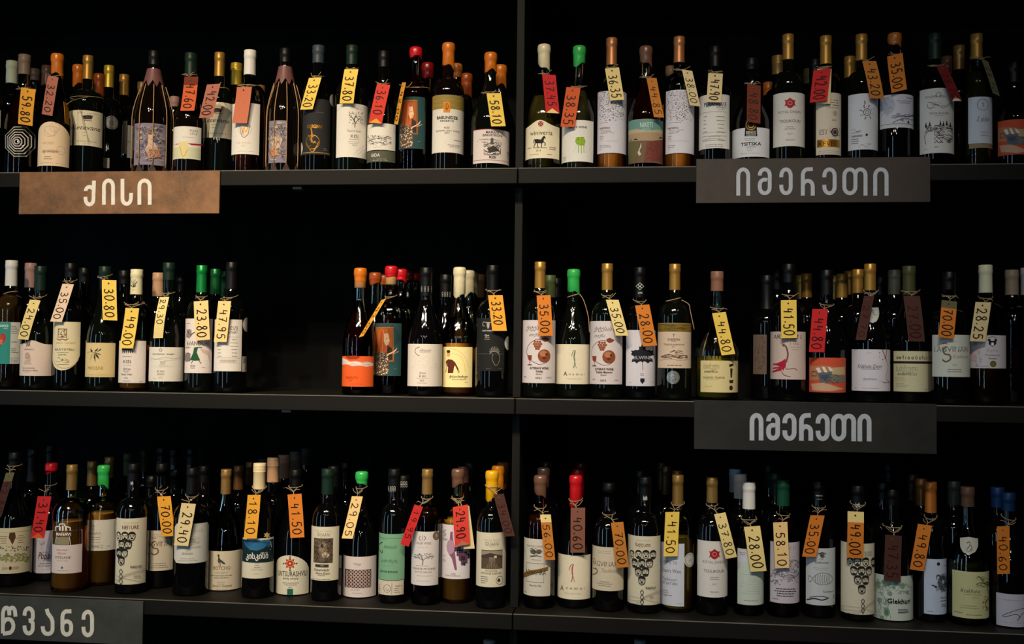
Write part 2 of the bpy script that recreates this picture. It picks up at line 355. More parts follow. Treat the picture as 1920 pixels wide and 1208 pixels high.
def draw(L, it):
    k = it[0]; S = L.sc
    if k == 't':      # text: x, y, cap height, words, ink, options
        x, y, h, s, c = it[1:6]; o = it[6] if len(it) > 6 else {}
        vs, fs, wd = glyphs(s, o.get('b', False), .35 if o.get('i') else 0)
        ctr = L.pt(x, y); k_ = S(h)/.72; kx = S(o['w'])/wd if 'w' in o else k_*o.get('sx', 1)
        ca, sa = math.cos(o.get('a', 0)), math.sin(o.get('a', 0))
        q = [(ctr.x+vx*kx*ca-vy*k_*sa, ctr.y+vx*kx*sa+vy*k_*ca) for vx, vy in vs]
        L.quads([[q[i] for i in f] for f in fs], ink(c))
    elif k == 'g':    # rows of type too small to read: x, y, width, rows, pitch, ink
        x, y, wd, n, lh, c = it[1:7]; rr = random.Random(int(x*7+y*3)); qs = []
        al = it[7] if len(it) > 7 else 'c'
        for i in range(n):
            ctr = L.pt(x, y+i*lh); W = S(wd)*(.55+.45*rr.random()); u = -W/2 if al == 'c' else -S(wd)/2; e = u+W; h = S(lh)*.16
            while u < e-S(wd)*.03:
                l = min(e-u, S(wd)*(.05+.12*rr.random())); qs.append([(ctr.x+u, ctr.y-h), (ctr.x+u+l, ctr.y-h), (ctr.x+u+l, ctr.y+h), (ctr.x+u, ctr.y+h)]); u += l+S(wd)*.025
        L.quads(qs, ink(c))
    elif k == 'l':    # rule: x0, x1, y, thickness, ink
        a, b = L.pt(it[1], it[3]), L.pt(it[2], it[3]); h = S(it[4])/2; L.poly([(a.x, a.y-h), (b.x, a.y-h), (b.x, a.y+h), (a.x, a.y+h)], ink(it[5]))
    elif k == 'r':    # patch: x0, y0, x1, y1, ink
        a, b = L.pt(it[1], (it[2]+it[4])/2), L.pt(it[3], (it[2]+it[4])/2); cx = (it[1]+it[3])/2; z1, z0 = L.pt(cx, it[2]).y, L.pt(cx, it[4]).y
        L.poly([(a.x, z0), (b.x, z0), (b.x, z1), (a.x, z1)], ink(it[5]))
    elif k == 'bx':   # frame line: x0, y0, x1, y1, thickness, ink
        a, b = L.pt(it[1], (it[2]+it[4])/2), L.pt(it[3], (it[2]+it[4])/2); cx = (it[1]+it[3])/2; z1, z0 = L.pt(cx, it[2]).y, L.pt(cx, it[4]).y
        n = 8; q = [(a.x+(b.x-a.x)*i/n, z0) for i in range(n)]+[(b.x, z0), (b.x, z1)]+[(b.x-(b.x-a.x)*i/n, z1) for i in range(1, n)]+[(a.x, z1)]
        L.quads(ribbon(q, S(it[5]), True), ink(it[6]))
    elif k in 'do':   # disc / ring: x, y, r, ink  |  x, y, r, thickness, ink
        ctr = L.pt(it[1], it[2]); r = S(it[3]); n = 24
        q = [(ctr.x+r*math.cos(2*PI*i/n), ctr.y+r*math.sin(2*PI*i/n)) for i in range(n)]
        if k == 'd': L.poly(q, ink(it[4]))
        else: L.quads(ribbon(q, S(it[4]), True), ink(it[5]))
    elif k == 'e':    # ellipse: x, y, rx, ry, ink
        ctr = L.pt(it[1], it[2]); n = 18; L.poly([(ctr.x+S(it[3])*math.cos(2*PI*i/n), ctr.y+S(it[4])*math.sin(2*PI*i/n)) for i in range(n)], ink(it[5]))
    elif k == 'p': L.poly([L.pt(*p) for p in it[1]], ink(it[2]))
    elif k == 's':    # stroke: points, thickness, ink, smooth
        q = it[1] if len(it) > 4 and not it[4] else catmull(it[1], 5)
        L.quads(ribbon([L.pt(*p) for p in q], S(it[2])), ink(it[3]))
    elif k == 'sp':   # speckles: x0, y0, x1, y1, count, size, ink, seed
        rr = random.Random(it[8]); qs = []
        for i in range(it[5]):
            c = L.pt(it[1]+(it[3]-it[1])*rr.random(), it[2]+(it[4]-it[2])*rr.random()); r = S(it[6])*(.3+.8*rr.random()); a = rr.random()*3
            qs.append([(c.x+r*math.cos(a+q*PI*2/5), c.y+.7*r*math.sin(a+q*PI*2/5)) for q in range(5)])
        L.quads(qs, ink(it[7]))
    elif k == 'sk':   # loose pen drawing: x, y, half width, half height, strokes, thickness, ink, seed
        rr = random.Random(it[8])
        for i in range(it[5]):
            x, y = it[1]+it[3]*rr.uniform(-1, 1), it[2]+it[4]*rr.uniform(-1, 1); q = [(x, y)]; dx = it[3]*rr.uniform(.12, .3)*rr.choice((-1, 1))
            for j in range(3): x += dx*rr.uniform(.4, 1); y += it[4]*rr.uniform(-.22, .22); q.append((min(max(x, it[1]-it[3]), it[1]+it[3]), min(max(y, it[2]-it[4]), it[2]+it[4])))
            L.quads(ribbon([L.pt(*p) for p in catmull(q, 3)], S(it[6])*.72), ink(it[7]))
    elif k == 'hd':   # little pen portraits: x, y, size, seed
        x, y, s, sd = it[1:5]; rr = random.Random(sd); c = L.pt(x, y); s = S(s); K = ink('K')
        E = lambda cx, cy, rx, ry, n=12, a0=0, a1=360: [(c.x+(cx+rx*math.cos(math.radians(a0+(a1-a0)*i/n)))*s, c.y+(cy+ry*math.sin(math.radians(a0+(a1-a0)*i/n)))*s) for i in range(n+1)]
        L.quads(ribbon(E(0, 0, .42, .55)[:-1], s*.09, True), K)
        L.poly(E(0, .2, .5, .48, 10, 0, 180)+[(c.x-.28*s, c.y+rr.uniform(.25, .42)*s), (c.x+.25*s, c.y+rr.uniform(.25, .42)*s)], K, False)
        for sx in (-.17, .17): L.poly(E(sx, .05, .075, .05, 6)[:-1], K, False); L.quads(ribbon([(c.x+(sx-.11)*s, c.y+.16*s), (c.x+(sx+.11)*s, c.y+.17*s)], s*.05), K)
        L.quads(ribbon([(c.x, c.y+.03*s), (c.x-.04*s, c.y-.12*s), (c.x+.04*s, c.y-.13*s)], s*.04), K)
        L.quads(ribbon([(c.x-.13*s, c.y-.28*s), (c.x+.13*s, c.y-.28*s)], s*.06), K)
        if rr.random() < .5: L.poly(E(0, -.2, .2, .07, 8)[:-1], K, False)
        if rr.random() < .4: L.poly(E(0, -.3, .38, .28, 10, 180, 360), K, False)
def build_label(b, spec, parent):
    c, x0, x1, y0, y1, col, items = spec[:7]; shape = spec[7] if len(spec) > 7 else None
    L = Lab(b, c); ym = (y0+y1)/2; xm = (x0+x1)/2
    if col:
        s0, s1 = L.pt(x0, ym).x, L.pt(x1, ym).x; z1, z0 = L.pt(xm, y0).y, L.pt(xm, y1).y
        if shape: shape = (shape[0], L.sc(shape[1]))
        q = paper_shape(s0, s1, z0, z1, shape); L.poly(q, mat('paper', col))
    for it in items: draw(L, it)
    return L.build('label' if col else 'glass_print', parent)
def cap_geometry(b, kind, zb):
    r, H, seg = b.rn, b.H, 24
    if kind in ('foil', 'plastic'):
        t = .0007; p = [(rad(b, zb)+t, zb), (r+t+.0002, min(H-.03, zb+.02)), (r+t, H-.024), (r+t+.0002, H-.0185), (r+t+.0009, H-.0172), (r+t+.0009, H-.009), (r+t+.0002, H-.0075), (r+t+.0008, H-.001), (r+t-.0006, H+.0006), (0, H+.0008)]
        return lathe(p, seg)
    if kind == 'screw':
        p = [(rad(b, zb)+.0008, zb), (r+.0012, H-.020)]
        for i in range(5): p += [(r+.0018, H-.019+i*.0034), (r+.0018, H-.0172+i*.0034), (r+.0010, H-.0166+i*.0034)]
        p += [(r+.0016, H-.001), (r+.0006, H+.0008), (0, H+.001)]
        return lathe(p, seg)
    t = .0018; rr = random.Random(int(b.capx*13+b.topy))
    p = [(rad(b, zb)+.0003, zb-.001), (rad(b, zb)+t, zb+.001), (r+t, max(zb+.003, H-.026)), (r+t+.0002, H-.019), (r+t+.0013, H-.0165), (r+t+.0016, H-.012), (r+t+.0014, H-.006), (r+t+.0005, H-.001), (r+t-.002, H+.001), (r*.4, H+.0018), (0, H+.0018)]
    V, Fc = lathe(p, seg); a0 = rr.random()*6
    amp = min(.007, (H-zb)*.14)
    V = [(x, y, z+(amp*math.sin(math.atan2(x, -y)+a0)+amp*.4*math.sin(3*math.atan2(x, -y)) if i < 2*seg else 0)) for i, (x, y, z) in enumerate(V)]
    return V, Fc
BODY = {}
def build_bottle(b):
    for sp in b.labs:
        if sp[5] and sp[3] > 1:
            zt_ = (at(*P(sp[0], (sp[1]+sp[2])/2, sp[3]), b.y-b.R).z-b.z0+.003)/b.H
            if zt_ < .70: b.zs = max(b.zs, zt_); b.zn = max(b.zn, b.zs+(.12 if b.typ == 'B' else .2))
    b.zn = min(b.zn, .86); b.prof = outline(b)
    zb = None
    e = empty('wine_bottle', (b.x, b.y, b.z0), b.desc, 'bottle', b.group); b.e = e
    kind, col, yb = (b.cap+(None,))[:3] if b.cap else (None, None, None)
    if kind == 'cork': kind = None
    if kind:
        zb = at(*P(b.c, b.capx, yb), b.y-b.rn).z-b.z0; zb = min(max(zb, .3*b.H), b.H-.012)
    mk = FOILS[col] if isinstance(col, str) else (('wax' if kind == 'wax' else 'foil' if kind == 'foil' else 'plastic'), col) if col else None
    b.capr = (lambda z: 0) if not kind else (lambda z: (b.rn+.0022 if z > zb else 0))
    g = b.glass; p = b.prof
    if isinstance(g, str):
        lip = [(b.rn-.004, b.H), (b.rn-.004, b.H-.03), (0, b.H-.03)]
        V, Fc = lathe(p+lip, 30); mesh_obj('bottle_glass', V, Fc, mat('dark_glass', DG[g]), e)
    else:
        tint, wine = g; th = .0026
        inner = [(max(0, r-th), z) for r, z in p[5:] if r-th > 0]
        inner[0] = (inner[0][0], .010); inn = [(0, .034), (b.R*.22, .032), (b.R*.5, .023), (b.R*.78, .009), (b.R*.86, .0075)]+inner
        inn[-1] = (b.rn-th, b.H)
        V, Fc = lathe(p[:-1]+[(b.rn-.0005, b.H)]+inn[::-1], 30); mesh_obj('bottle_glass', V, Fc, mat('clear_glass', tint), e)
        if b.fill is not None: zf = at(*P(b.c, b.capx, b.fill), b.y-b.R).z-b.z0
        else: zf = b.zn*b.H+.03
        zf = min(zf, b.H-.05)
        wp = [(0, .0337), (b.R*.22, .0317), (b.R*.5, .0227), (b.R*.78, .0087), (b.R*.86+.0002, .0072)]+[(r+.0002, z) for r, z in inner if z < zf-.001]
        rl = rad(b, zf)-th+.0002; wp += [(rl, zf), (0, zf)]
        V, Fc = lathe(wp, 30); mesh_obj('wine', V, Fc, mat('hazy_wine' if wine[0] > 200 and wine[1] > 130 and wine[2] < 100 else 'wine', wine), e)
        if kind in ('cork', None):
            V, Fc = lathe([(0, b.H-.045), (b.rn-th-.0002, b.H-.045), (b.rn-th-.0002, b.H-.001), (0, b.H-.001)], 16); mesh_obj('cork', V, Fc, mat('cork', (170, 130, 90)), e)
    if kind and kind != 'cork':
        V, Fc = cap_geometry(b, kind, zb)
        mesh_obj({'wax': 'wax_seal', 'screw': 'screw_cap'}.get(kind, 'capsule'), V, Fc, mat(*mk), e)
        if b.extra and b.extra[0] == 'band':   # a second, lower ring of other colour
            zb2 = at(*P(b.c, b.capx, b.extra[1]), b.y-b.rn).z-b.z0
            V, Fc = lathe([(rad(b, zb2)+.0005, zb2), (rad(b, zb2)+.0010, zb2+.0004), (b.rn+.0012, zb+.002)], 24); mesh_obj('seal_band', V, Fc, mat('plastic', b.extra[2]), e)
    for s in b.labs: build_label(b, s, e)
    fl = [s for s in b.labs if s[5]]
    if not isinstance(g, str):   # see-through bottles show the back of their rear label
        if fl: z1, z0 = (at(*P(fl[0][0], (fl[0][1]+fl[0][2])/2, q), b.y-b.R).z-b.z0 for q in fl[0][3:5])
        else: z1, z0 = .36*b.H, .1*b.H
        z0, z1 = z0+.006, z1-.004; V, Fc = [], []
        for i in range(17):
            a = PI+math.radians(-64+8*i); V += [((b.R+.0004)*math.sin(a), -(b.R+.0004)*math.cos(a), z) for z in (z0, z1)]
        for i in range(16): Fc.append((2*i, 2*i+2, 2*i+3, 2*i+1))
        mesh_obj('rear_label', V, Fc, mat('paper', (214, 208, 196)), e)
# ------------------------------------------------------------------ price tags on twine
DIG = {'0': [([(.5, 1), (.15, .8), (.05, .45), (.25, .05), (.55, 0), (.88, .3), (.9, .7), (.65, .97), (.45, 1)], 1)],
       '1': [([(.2, .72), (.42, .85), (.58, 1), (.55, .5), (.5, 0)], 0)], '2': [([(.1, .78), (.3, .98), (.62, .98), (.78, .75), (.6, .45), (.1, .04), (.4, .08), (.95, .02)], 1)],
       '3': [([(.12, .92), (.5, 1), (.75, .8), (.6, .58), (.35, .52), (.75, .42), (.85, .2), (.55, 0), (.1, .08)], 1)],
       '4': [([(.22, 1), (.12, .48), (.85, .52)], 0), ([(.72, .85), (.66, 0)], 0)], '5': [([(.9, .98), (.3, .98), (.2, .55), (.55, .62), (.85, .4), (.75, .1), (.4, 0), (.08, .1)], 1)],
       '6': [([(.72, 1), (.35, .75), (.12, .35), (.3, .02), (.65, .02), (.82, .25), (.65, .46), (.35, .42), (.18, .25)], 1)], '7': [([(.08, .95), (.9, .97), (.6, .5), (.4, 0)], 0), ([(.3, .48), (.8, .52)], 0)],
       '8': [([(.55, .52), (.2, .75), (.4, 1), (.7, .95), (.72, .7), (.45, .5), (.15, .25), (.35, 0), (.7, .02), (.85, .25), (.55, .52)], 1)], '9': [([(.8, .8), (.55, 1), (.2, .88), (.18, .62), (.45, .5), (.75, .68), (.8, .85), (.75, .4), (.6, 0)], 1)]}
TCOL = {'dusty': (132, 82, 66), 'yellow': (240, 204, 92), 'orange': (216, 126, 42), 'amber': (234, 164, 54), 'cream': (238, 214, 142), 'pale': (226, 204, 152), 'peach': (244, 206, 140), 'red': (200, 38, 40), 'salmon': (200, 114, 84), 'pink': (176, 108, 90), 'brown': (76, 45, 37), 'dred': (118, 20, 20), 'rust': (116, 48, 28), 'olive': (104, 98, 66), 'ochre': (196, 122, 46), 'coral': (212, 62, 50), 'lblush': (240, 212, 180), 'terra': (212, 94, 48)}
TAGS = []
def tag(b, c, quad, text, col, desc, **o): TAGS.append((b, c, quad, text, col, desc, o))
def build_tag(b, c, quad, text, col, desc, o):
    zmid = at(*P(c, *quad[3]), b.y-b.R).z-b.z0; ztop = at(*P(c, *quad[0]), b.y-b.R).z-b.z0
    rm = max(rad(b, min(max(z, .01), b.H)) for z in [zmid+(ztop-zmid)*q/10 for q in range(11)])
    yp = b.y-rm-.0095-o.get('f', 0)
    turn = o.get('turn', 0); q = [at(*P(c, *p), yp) for p in quad]
    xa, xb = min(v.x for v in q)-.002, max(v.x for v in q)+.002; za, zb = min(v.z for v in q), max(v.z for v in q)
    for b2 in ALL:   # keep the card clear of the neighbours too
        if b2.row != b.row or b2 is b or not xa-b2.R < b2.x < xb+b2.R: continue
        dx = max(0, xa-b2.x, b2.x-xb); r2 = max(rad(b2, min(max(za+(zb-za)*k/8-b2.z0, .01), b2.H)) for k in range(9))
        if dx < r2: yp = min(yp, b2.y-math.sqrt(r2*r2-dx*dx)-(.024 if turn else .006))
    q = [at(*P(c, *p), yp) for p in quad]
    if turn:   # card hanging edge-on: its true width runs back in depth
        w0 = ((q[1]-q[0]).length+(q[2]-q[3]).length)/2; dy = math.sqrt(max(0, .028**2-min(.028, w0)**2))
        yy = (yp-.020, yp-.020+dy); q = [at(*P(c, *p), yy[(i in (1, 2)) == (turn > 0)]) for i, p in enumerate(quad)]
    TL, TR, BR, BL = q
    ex = ((TR-TL)+(BR-BL))/2; ey = ((BL-TL)+(BR-TR))/2; O = (TL+TR+BR+BL)/4-ex/2-ey/2
    Lg = ey.length; W = ex.length
    n = ex.cross(ey).normalized()
    if n.dot(O-CAM) > 0: n = -n
    rr = random.Random(int(quad[0][0]*3+quad[0][1])); curl = o.get('curl', rr.uniform(-.002, .003))
    def pt(u, v, off): return O+ex*u+ey*v+n*(curl*math.sin(PI*v)+off)
    if text:
        head = ' '.join(desc.split()[:desc.split().index('price')])+' price tag reading '+text+' on the '
        ws = b.desc.split()[:13-len(head.split())]
        while len(ws) > 3 and ws[-1].strip(',') not in 'bottle top capsule label cap foil band wax octagons knob form seal stopper neck grape ring patchwork landscape tree sun faces'.split(): ws.pop()
        while ws[-1] in ('with', 'of', 'and', 'by'): ws.pop()
        desc = head+' '.join(ws).strip(',')+(o.get('more') or '')
    e = empty('price_tag', O+ex*.5+ey*.08, desc, 'price tag', 'paper price tags'); org = e.location.copy()
    V, Fc, M, mats = [], [], [], []
    def mi(m):
        if m not in mats: mats.append(m)
        return mats.index(m)
    NV = 8
    base = mi(mat('paper', TCOL[col])); two = mi(mat('paper', TCOL[o['top'][0]])) if 'top' in o else base
    vs = [i/NV for i in range(NV+1)]
    if 'top' in o: vs = sorted(vs+[o['top'][1]])
    for off in (.0002, -.0002):
        k0 = len(V)
        for v in vs: V += [pt(0, v, off), pt(1, v, off)]
        for i in range(len(vs)-1): Fc.append((k0+2*i, k0+2*i+1, k0+2*i+3, k0+2*i+2)); M.append(two if 'top' in o and vs[i+1] <= o['top'][1]+1e-6 else base)
    k1 = 2*len(vs); last = 2*len(vs)-2
    for i in range(len(vs)-1):
        for s in (0, 1): Fc.append((2*i+s, 2*i+2+s, k1+2*i+2+s, k1+2*i+s)); M.append(base)
    Fc += [(0, 1, k1+1, k1), (last, last+1, k1+last+1, k1+last)]; M += [base, base]
    def put(poly, m, off):
        off += len(Fc)*2e-7; k0 = len(V); V.extend(pt(u, v, off) for u, v in poly); Fc.append(tuple(range(k0, k0+len(poly)))); M.append(m)
    if 'notch' in o: put([(.02, 1), (.98, 1), (.5, .88)], mi(mat('paper', TCOL[o['notch']])), .0004)
    ink_ = mi(mat('ink', (38, 26, 18) if col not in ('red', 'dred', 'coral', 'brown') else (60, 16, 14)))
    hu, hv = .47, o.get('hole', .085)
    asp = W/Lg
    put([(hu+.062*math.cos(a*PI/5), hv+.062*asp*math.sin(a*PI/5)) for a in range(10)], ink_, .0005)
    if text:
        v0, v1 = o.get('span', (.2, .95)); nd = sum(.45 if ch == '.' else 1 for ch in text); adv = (v1-v0)/nd; pos = v0; fade = o.get('th', .074)
        jit = random.Random(len(desc)*7+int(quad[0][0]))
        for ch in text:
            if ch == '.':
                put([(.26+.05*math.cos(a*PI/4), pos+adv*.2+.05*asp*math.sin(a*PI/4)) for a in range(8)], ink_, .0006); pos += adv*.45; continue
            h = .62*jit.uniform(.92, 1.08); bl = .17+jit.uniform(-.03, .03)
            for pts, sm in DIG[ch]:
                qq = catmull(pts, 4) if sm else pts
                # reading direction runs down the card, the tops of the figures point across it
                st = [((bl+h*y)*W, (pos+adv*(.1+.74*x))*Lg) for x, y in qq]
                for quad_ in ribbon(st, fade*W): put([(p.x/W, p.y/Lg) for p in quad_], ink_, .0006)
            pos += adv
    card = mesh_obj('card', [tuple(v-org) for v in V], Fc, mats, e, M, smooth=False)
    # twine: a loop round the neck and two strands to the hole
    hole = pt(hu, hv, .0006); zl = min(hole.z-b.z0+o.get('up', .022), b.H-.02)
    a0 = rr.uniform(-.35, .35)
    def loop_pt(th, dz=0):
        r = max(rad(b, zl+dz), b.capr(zl+dz))+.0012; return Vector((b.x+r*math.sin(th), b.y-r*math.cos(th), b.z0+zl+dz))
    tilt = o.get('tilt', rr.uniform(.002, .006)); lp = [loop_pt(a0+2*PI*k/18, tilt*math.cos(2*PI*k/18)*-1) for k in range(19)]
    f1, f2 = loop_pt(a0+.75, -tilt), loop_pt(a0-.75, -tilt); back = Vector((0, -.003, .004))
    knot = hole.lerp((f1+f2)/2, .55)+Vector((0, -.002, 0))
    ends = o.get('ends', 1)
    parts = [tube(lp, .0008), tube(catmull([f1, knot, hole+Vector((0.0015, 0, 0))], 4), .0008), tube(catmull([f2, knot+Vector((0, 0, .001)), hole-Vector((0.0015, 0, 0))], 4), .0008)]
    if ends:
        for s in (-1, 1): parts.append(tube(catmull([knot, knot+Vector((s*.008, -.003, .005+rr.uniform(-.003, .003))), knot+Vector((s*rr.uniform(.009, .019), -.002, .008+rr.uniform(-.006, .006)))], 4), .0007))
    V2, F2 = join(parts); mesh_obj('string', [tuple(Vector(v)-org) for v in V2], F2, mat('twine', (164, 142, 110)), e)
TWINES = []
def twine(*a): TWINES.append(a)
def build_twine(b, z_px, desc, tail=()):
    zl = at(*P(b.c, b.capx, z_px), b.y-b.rn).z-b.z0
    org = Vector((b.x, b.y, b.z0+zl))
    lp = [((max(rad(b, zl+.004*math.sin(k/18*2*PI)), b.capr(zl))+.0016)*math.sin(2*PI*k/18), -(max(rad(b, zl+.004*math.sin(k/18*2*PI)), b.capr(zl))+.0016)*math.cos(2*PI*k/18), .004*math.sin(2*PI*k/18)) for k in range(19)]
    parts = [tube(lp, .001)]
    if tail:
        q = [at(*P(b.c, *p), b.y-b.R*.75) - org for p in tail]; parts.append(tube(catmull([tuple(v) for v in q], 5), .0009))
    V, Fc = join(parts); o = mesh_obj('twine_loop', V, Fc, mat('twine', (186, 156, 112))); o.location = org; o['label'] = desc; o['category'] = 'string'
# ------------------------------------------------------------------ the bottles, row by row
WH, CRM, PNK, LAV, GRW = (226, 222, 212), (226, 216, 188), (226, 206, 192), (218, 216, 226), (208, 212, 202)
CG = (236, 240, 232)
ROSE, AMB, PALE, RED, ORW, GRY = (168, 72, 40), (255, 168, 66), (226, 206, 118), (120, 18, 24), (214, 108, 40), (206, 196, 140)
B = bottle
# ---- top shelf
B('t1', -75, 150, 108, 'B', 'g', ('foil', 'black', 290), 'dark bottle cut off by the picture edge on the top shelf, cream label sliver', [('t1', -140, 4, 480, 590, CRM, [])])
b = B('t1', 157, 135, 106, 'G', (CG, (104, 46, 28)), ('plastic', (124, 106, 90), 262), 'rose wine bottle printed with white nested octagons, grey brown neck', [('t1', 0, 0, 590, 790, None, [('s', [(105+dx+r*math.cos(PI/8+k*PI/4), 690+r*math.sin(PI/8+k*PI/4)) for k in range(9)], 6.5, (196, 190, 182), False) for r, dx in ((100, 22), (82, 17), (64, 12), (47, 8), (30, 4), (15, 0))])], fill=340)
tag(b, 't1', [(135, 348), (225, 362), (205, 592), (113, 578)], '59.80', 'amber', 'amber price tag reading 59.80 on the top shelf')
b = B('t1', 363, 128, 98, 'G', 'n', ('wax', 'orange', 270), 'wide dark bottle with orange wax top and peach arched label', [('t1', 237, 437, 565, 842, (240, 214, 178), [
    ('o', 310, 625, 34, 3, 'P'), ('o', 345, 600, 28, 2.5, 'P'), ('s', [(280, 610), (300, 640), (340, 655), (360, 610), (330, 590)], 3, 'P'), ('t', 298, 698, 17, 'VAGERI', 'Y', {'sx': 1}), ('o', 385, 745, 26, 2.5, 'P'), ('e', 320, 748, 60, 9, (226, 188, 160)), ('t', 312, 748, 20, 'og oviani', 'N', {'i': 1}), ('g', 300, 785, 70, 2, 13, 'N'), ('g', 330, 825, 160, 1, 10, 'L')], ('arch', 80))])
tag(b, 't1', [(303, 270), (368, 290), (330, 525), (262, 520)], '32.20', 'pink', 'dusty pink price tag reading 32.20 on the top shelf')
KV = lambda c, x, y, s: [('p', [(x-25*s, y-50*s), (x+25*s, y-50*s), (x+32*s, y-72*s), (x+16*s, y-60*s), (x, y-78*s), (x-16*s, y-60*s), (x-32*s, y-72*s)], 'D'), ('l', x-25*s, x+25*s, y-45*s, 4*s, 'D'), ('g', x, y-88*s, 150*s, 1, 10, 'L'), ('t', x-10*s, y, 30*s, 'Ketevane', 'D', {'i': 1, 'w': 185*s}), ('t', x-20*s, y+35*s, 12*s, '* * *', 'N', {'b': 1}), ('g', x-20*s, y+52*s, 30*s, 1, 8, 'G'), ('g', x-5*s, y+88*s, 170*s, 1, 8, 'G'), ('g', x-5*s, y+100*s, 70*s, 1, 7, 'L')]
b = B('t1', 556, 142, 106, 'B', 'g', ('foil', 'gold', 293), 'dark bottle with gold capsule, cream crown label and twine on its shoulder', [('t1', 440, 644, 493, 715, CRM, KV('t1', 552, 600, 1))])
tag(b, 't1', [(398, 452), (432, 440), (434, 602), (412, 560)], '', 'amber', 'amber price tag hanging edge-on beside the cream crown label on the top shelf', turn=1, ends=0, up=.05)
b = B('t1', 688, 205, 88, 'B', 'k', ('foil', 'ygold', 345), 'dark bottle with round silver medallion and yellow gold capsule', [('t1', 0, 0, 1, 1, None, [('d', 703, 570, 43, 'AG'), ('o', 703, 570, 36, 3, 'D'), ('g', 703, 562, 44, 3, 10, 'D')]), ('t1', 648, 688, 792, 856, WH, []), ('t1', 640, 660, 590, 780, WH, [])], k=1)
B('t1', 783, 262, 80, 'B', 'k', ('foil', 'gold', 395), 'gold capped dark bottle showing two cream label edges beside the cord-wrapped bottle', [('t1', 748, 796, 558, 765, CRM, []), ('t1', 800, 846, 590, 795, WH, [('t', 812, 690, 14, 'ora', 'G', {'i': 1})])], k=2)
def rocket(c, xc, ytop, hw, lab, items, seed, desc):
    b = B(c, xc, ytop, hw, 'G', 'n', ('plastic', 'black', ytop+90), desc, [('%s' % c, lab[0], lab[1], lab[2], lab[3], (132, 124, 140), items)], sh=(.46, .86)); b.cage = True; return b
def blotch(x0, x1, y0, y1, seed, cols, n=34):
    rr = random.Random(seed); out = []
    for i in range(n):
        rx, ry = rr.uniform(7, 22), rr.uniform(5, 16); x, y = rr.uniform(x0+rx, x1-rx), rr.uniform(y0+ry, y1-ry)
        out.append(('p', [(x+rx*rr.uniform(.6, 1.1)*math.cos(k*.785), y+ry*rr.uniform(.6, 1.1)*math.sin(k*.785)) for k in range(8)], rr.choice(cols)))
    return out
ART = [(120, 112, 140), (150, 138, 150), (96, 98, 112), (178, 152, 132), (108, 84, 96), (86, 84, 92), (190, 168, 150)]
FIGS = [('p', [(930, 625), (960, 620), (972, 650), (955, 680), (985, 720), (1000, 770), (960, 780), (930, 770), (915, 740), (935, 700)], (206, 176, 150)), ('e', 945, 632, 15, 17, (120, 84, 70)), ('p', [(930, 745), (1000, 740), (1010, 790), (930, 795)], (186, 116, 84)), ('sk', 945, 700, 85, 110, 40, 2.5, (80, 70, 84), 3), ('sk', 945, 700, 85, 110, 26, 2, (206, 190, 170), 5)]
rocket('t1', 972, 112, 116, (846, 1045, 573, 836), blotch(850, 1040, 580, 830, 3, ART)+FIGS, 1, 'dark bottle caged in splayed cords, violet painted label, taller label of the two caged')
b = B('t2', 163, 125, 94, 'G', 'n', ('plastic', 'dgreen', 268), 'dark amber bottle with green capsule and white label crossed by a red stroke', [('t2', 38, 224, 593, 797, WH, [('t', 180, 622, 16, 'KISI', 'G', {'w': 48}), ('t', 178, 641, 14, '2016', 'G', {'w': 46}), ('g', 145, 662, 110, 1, 9, 'L'), ('s', [(40, 712), (80, 705), (140, 702)], 5, 'R'), ('p', [(140, 700), (180, 702), (245, 712), (245, 720), (165, 713)], 'R'), ('r', 42, 725, 222, 790, (206, 208, 172)), ('p', [(85, 690), (140, 690), (145, 745), (125, 800), (100, 795), (84, 745)], (222, 206, 150)), ('s', [(92, 720), (112, 785), (140, 740)], 4, (170, 160, 90))])])
tag(b, 't2', [(120, 280), (208, 283), (182, 493), (95, 497)], '47.60', 'terra', 'orange price tag reading 47.60 with a red-brown top on the top shelf', top=('rust', .24))  # red-brown top is the upper shelf's shadow painted onto the card
b = B('t2', 344, 123, 98, 'B', 'g', ('foil', 'gold', 275), 'gold capped dark bottle with the cream crown label under the tag 42.00', [('t2', 230, 418, 440, 665, CRM, KV('t2', 325, 553, .96))])
tag(b, 't2', [(265, 335), (345, 322), (300, 540), (210, 538)], '42.00', 'pink', 'dusty brown price tag reading 42.00 on the top shelf')
B('t2', 450, 190, 80, 'B', 'k', ('screw', 'ygold', 330), 'dark bottle with yellow gold screw cap behind the pink tag', k=1)
b = B('t2', 535, 107, 106, 'B', (CG, ORW), ('plastic', 'white', 265), 'bottle of orange wine with white capsule and white shield label', [('t2', 420, 592, 446, 768, WH, [('o', 500, 610, 40, 3, 'P'), ('s', [(470, 590), (480, 650), (500, 662), (520, 640), (530, 590)], 3, 'N'), ('s', [(480, 600), (490, 640), (495, 590), (505, 630), (520, 600)], 6, 'AU'), ('t', 490, 697, 12, 'KISI QVEVRI', 'P', {'w': 90}), ('t', 490, 716, 10, '2019', 'P'), ('g', 505, 750, 130, 1, 8, 'L')])], fill=420)
tag(b, 't2', [(450, 345), (546, 348), (512, 573), (422, 575)], '', 'salmon', 'blank salmon price tag on the white capped bottle, top shelf')
B('t2', 600, 330, 62, 'B', 'n', ('foil', 'dgold', 400), 'dark bottle tucked behind the orange wine bottle on the top shelf', k=2)
ART2 = [('p', [(690, 660), (720, 640), (738, 680), (720, 730), (690, 740), (672, 710)], (196, 168, 142)), ('p', [(660, 745), (700, 740), (720, 775), (670, 785)], (196, 128, 92)), ('sk', 708, 690, 52, 115, 38, 2.5, (72, 62, 70), 9), ('sk', 708, 690, 52, 115, 22, 2, (220, 204, 180), 10)]
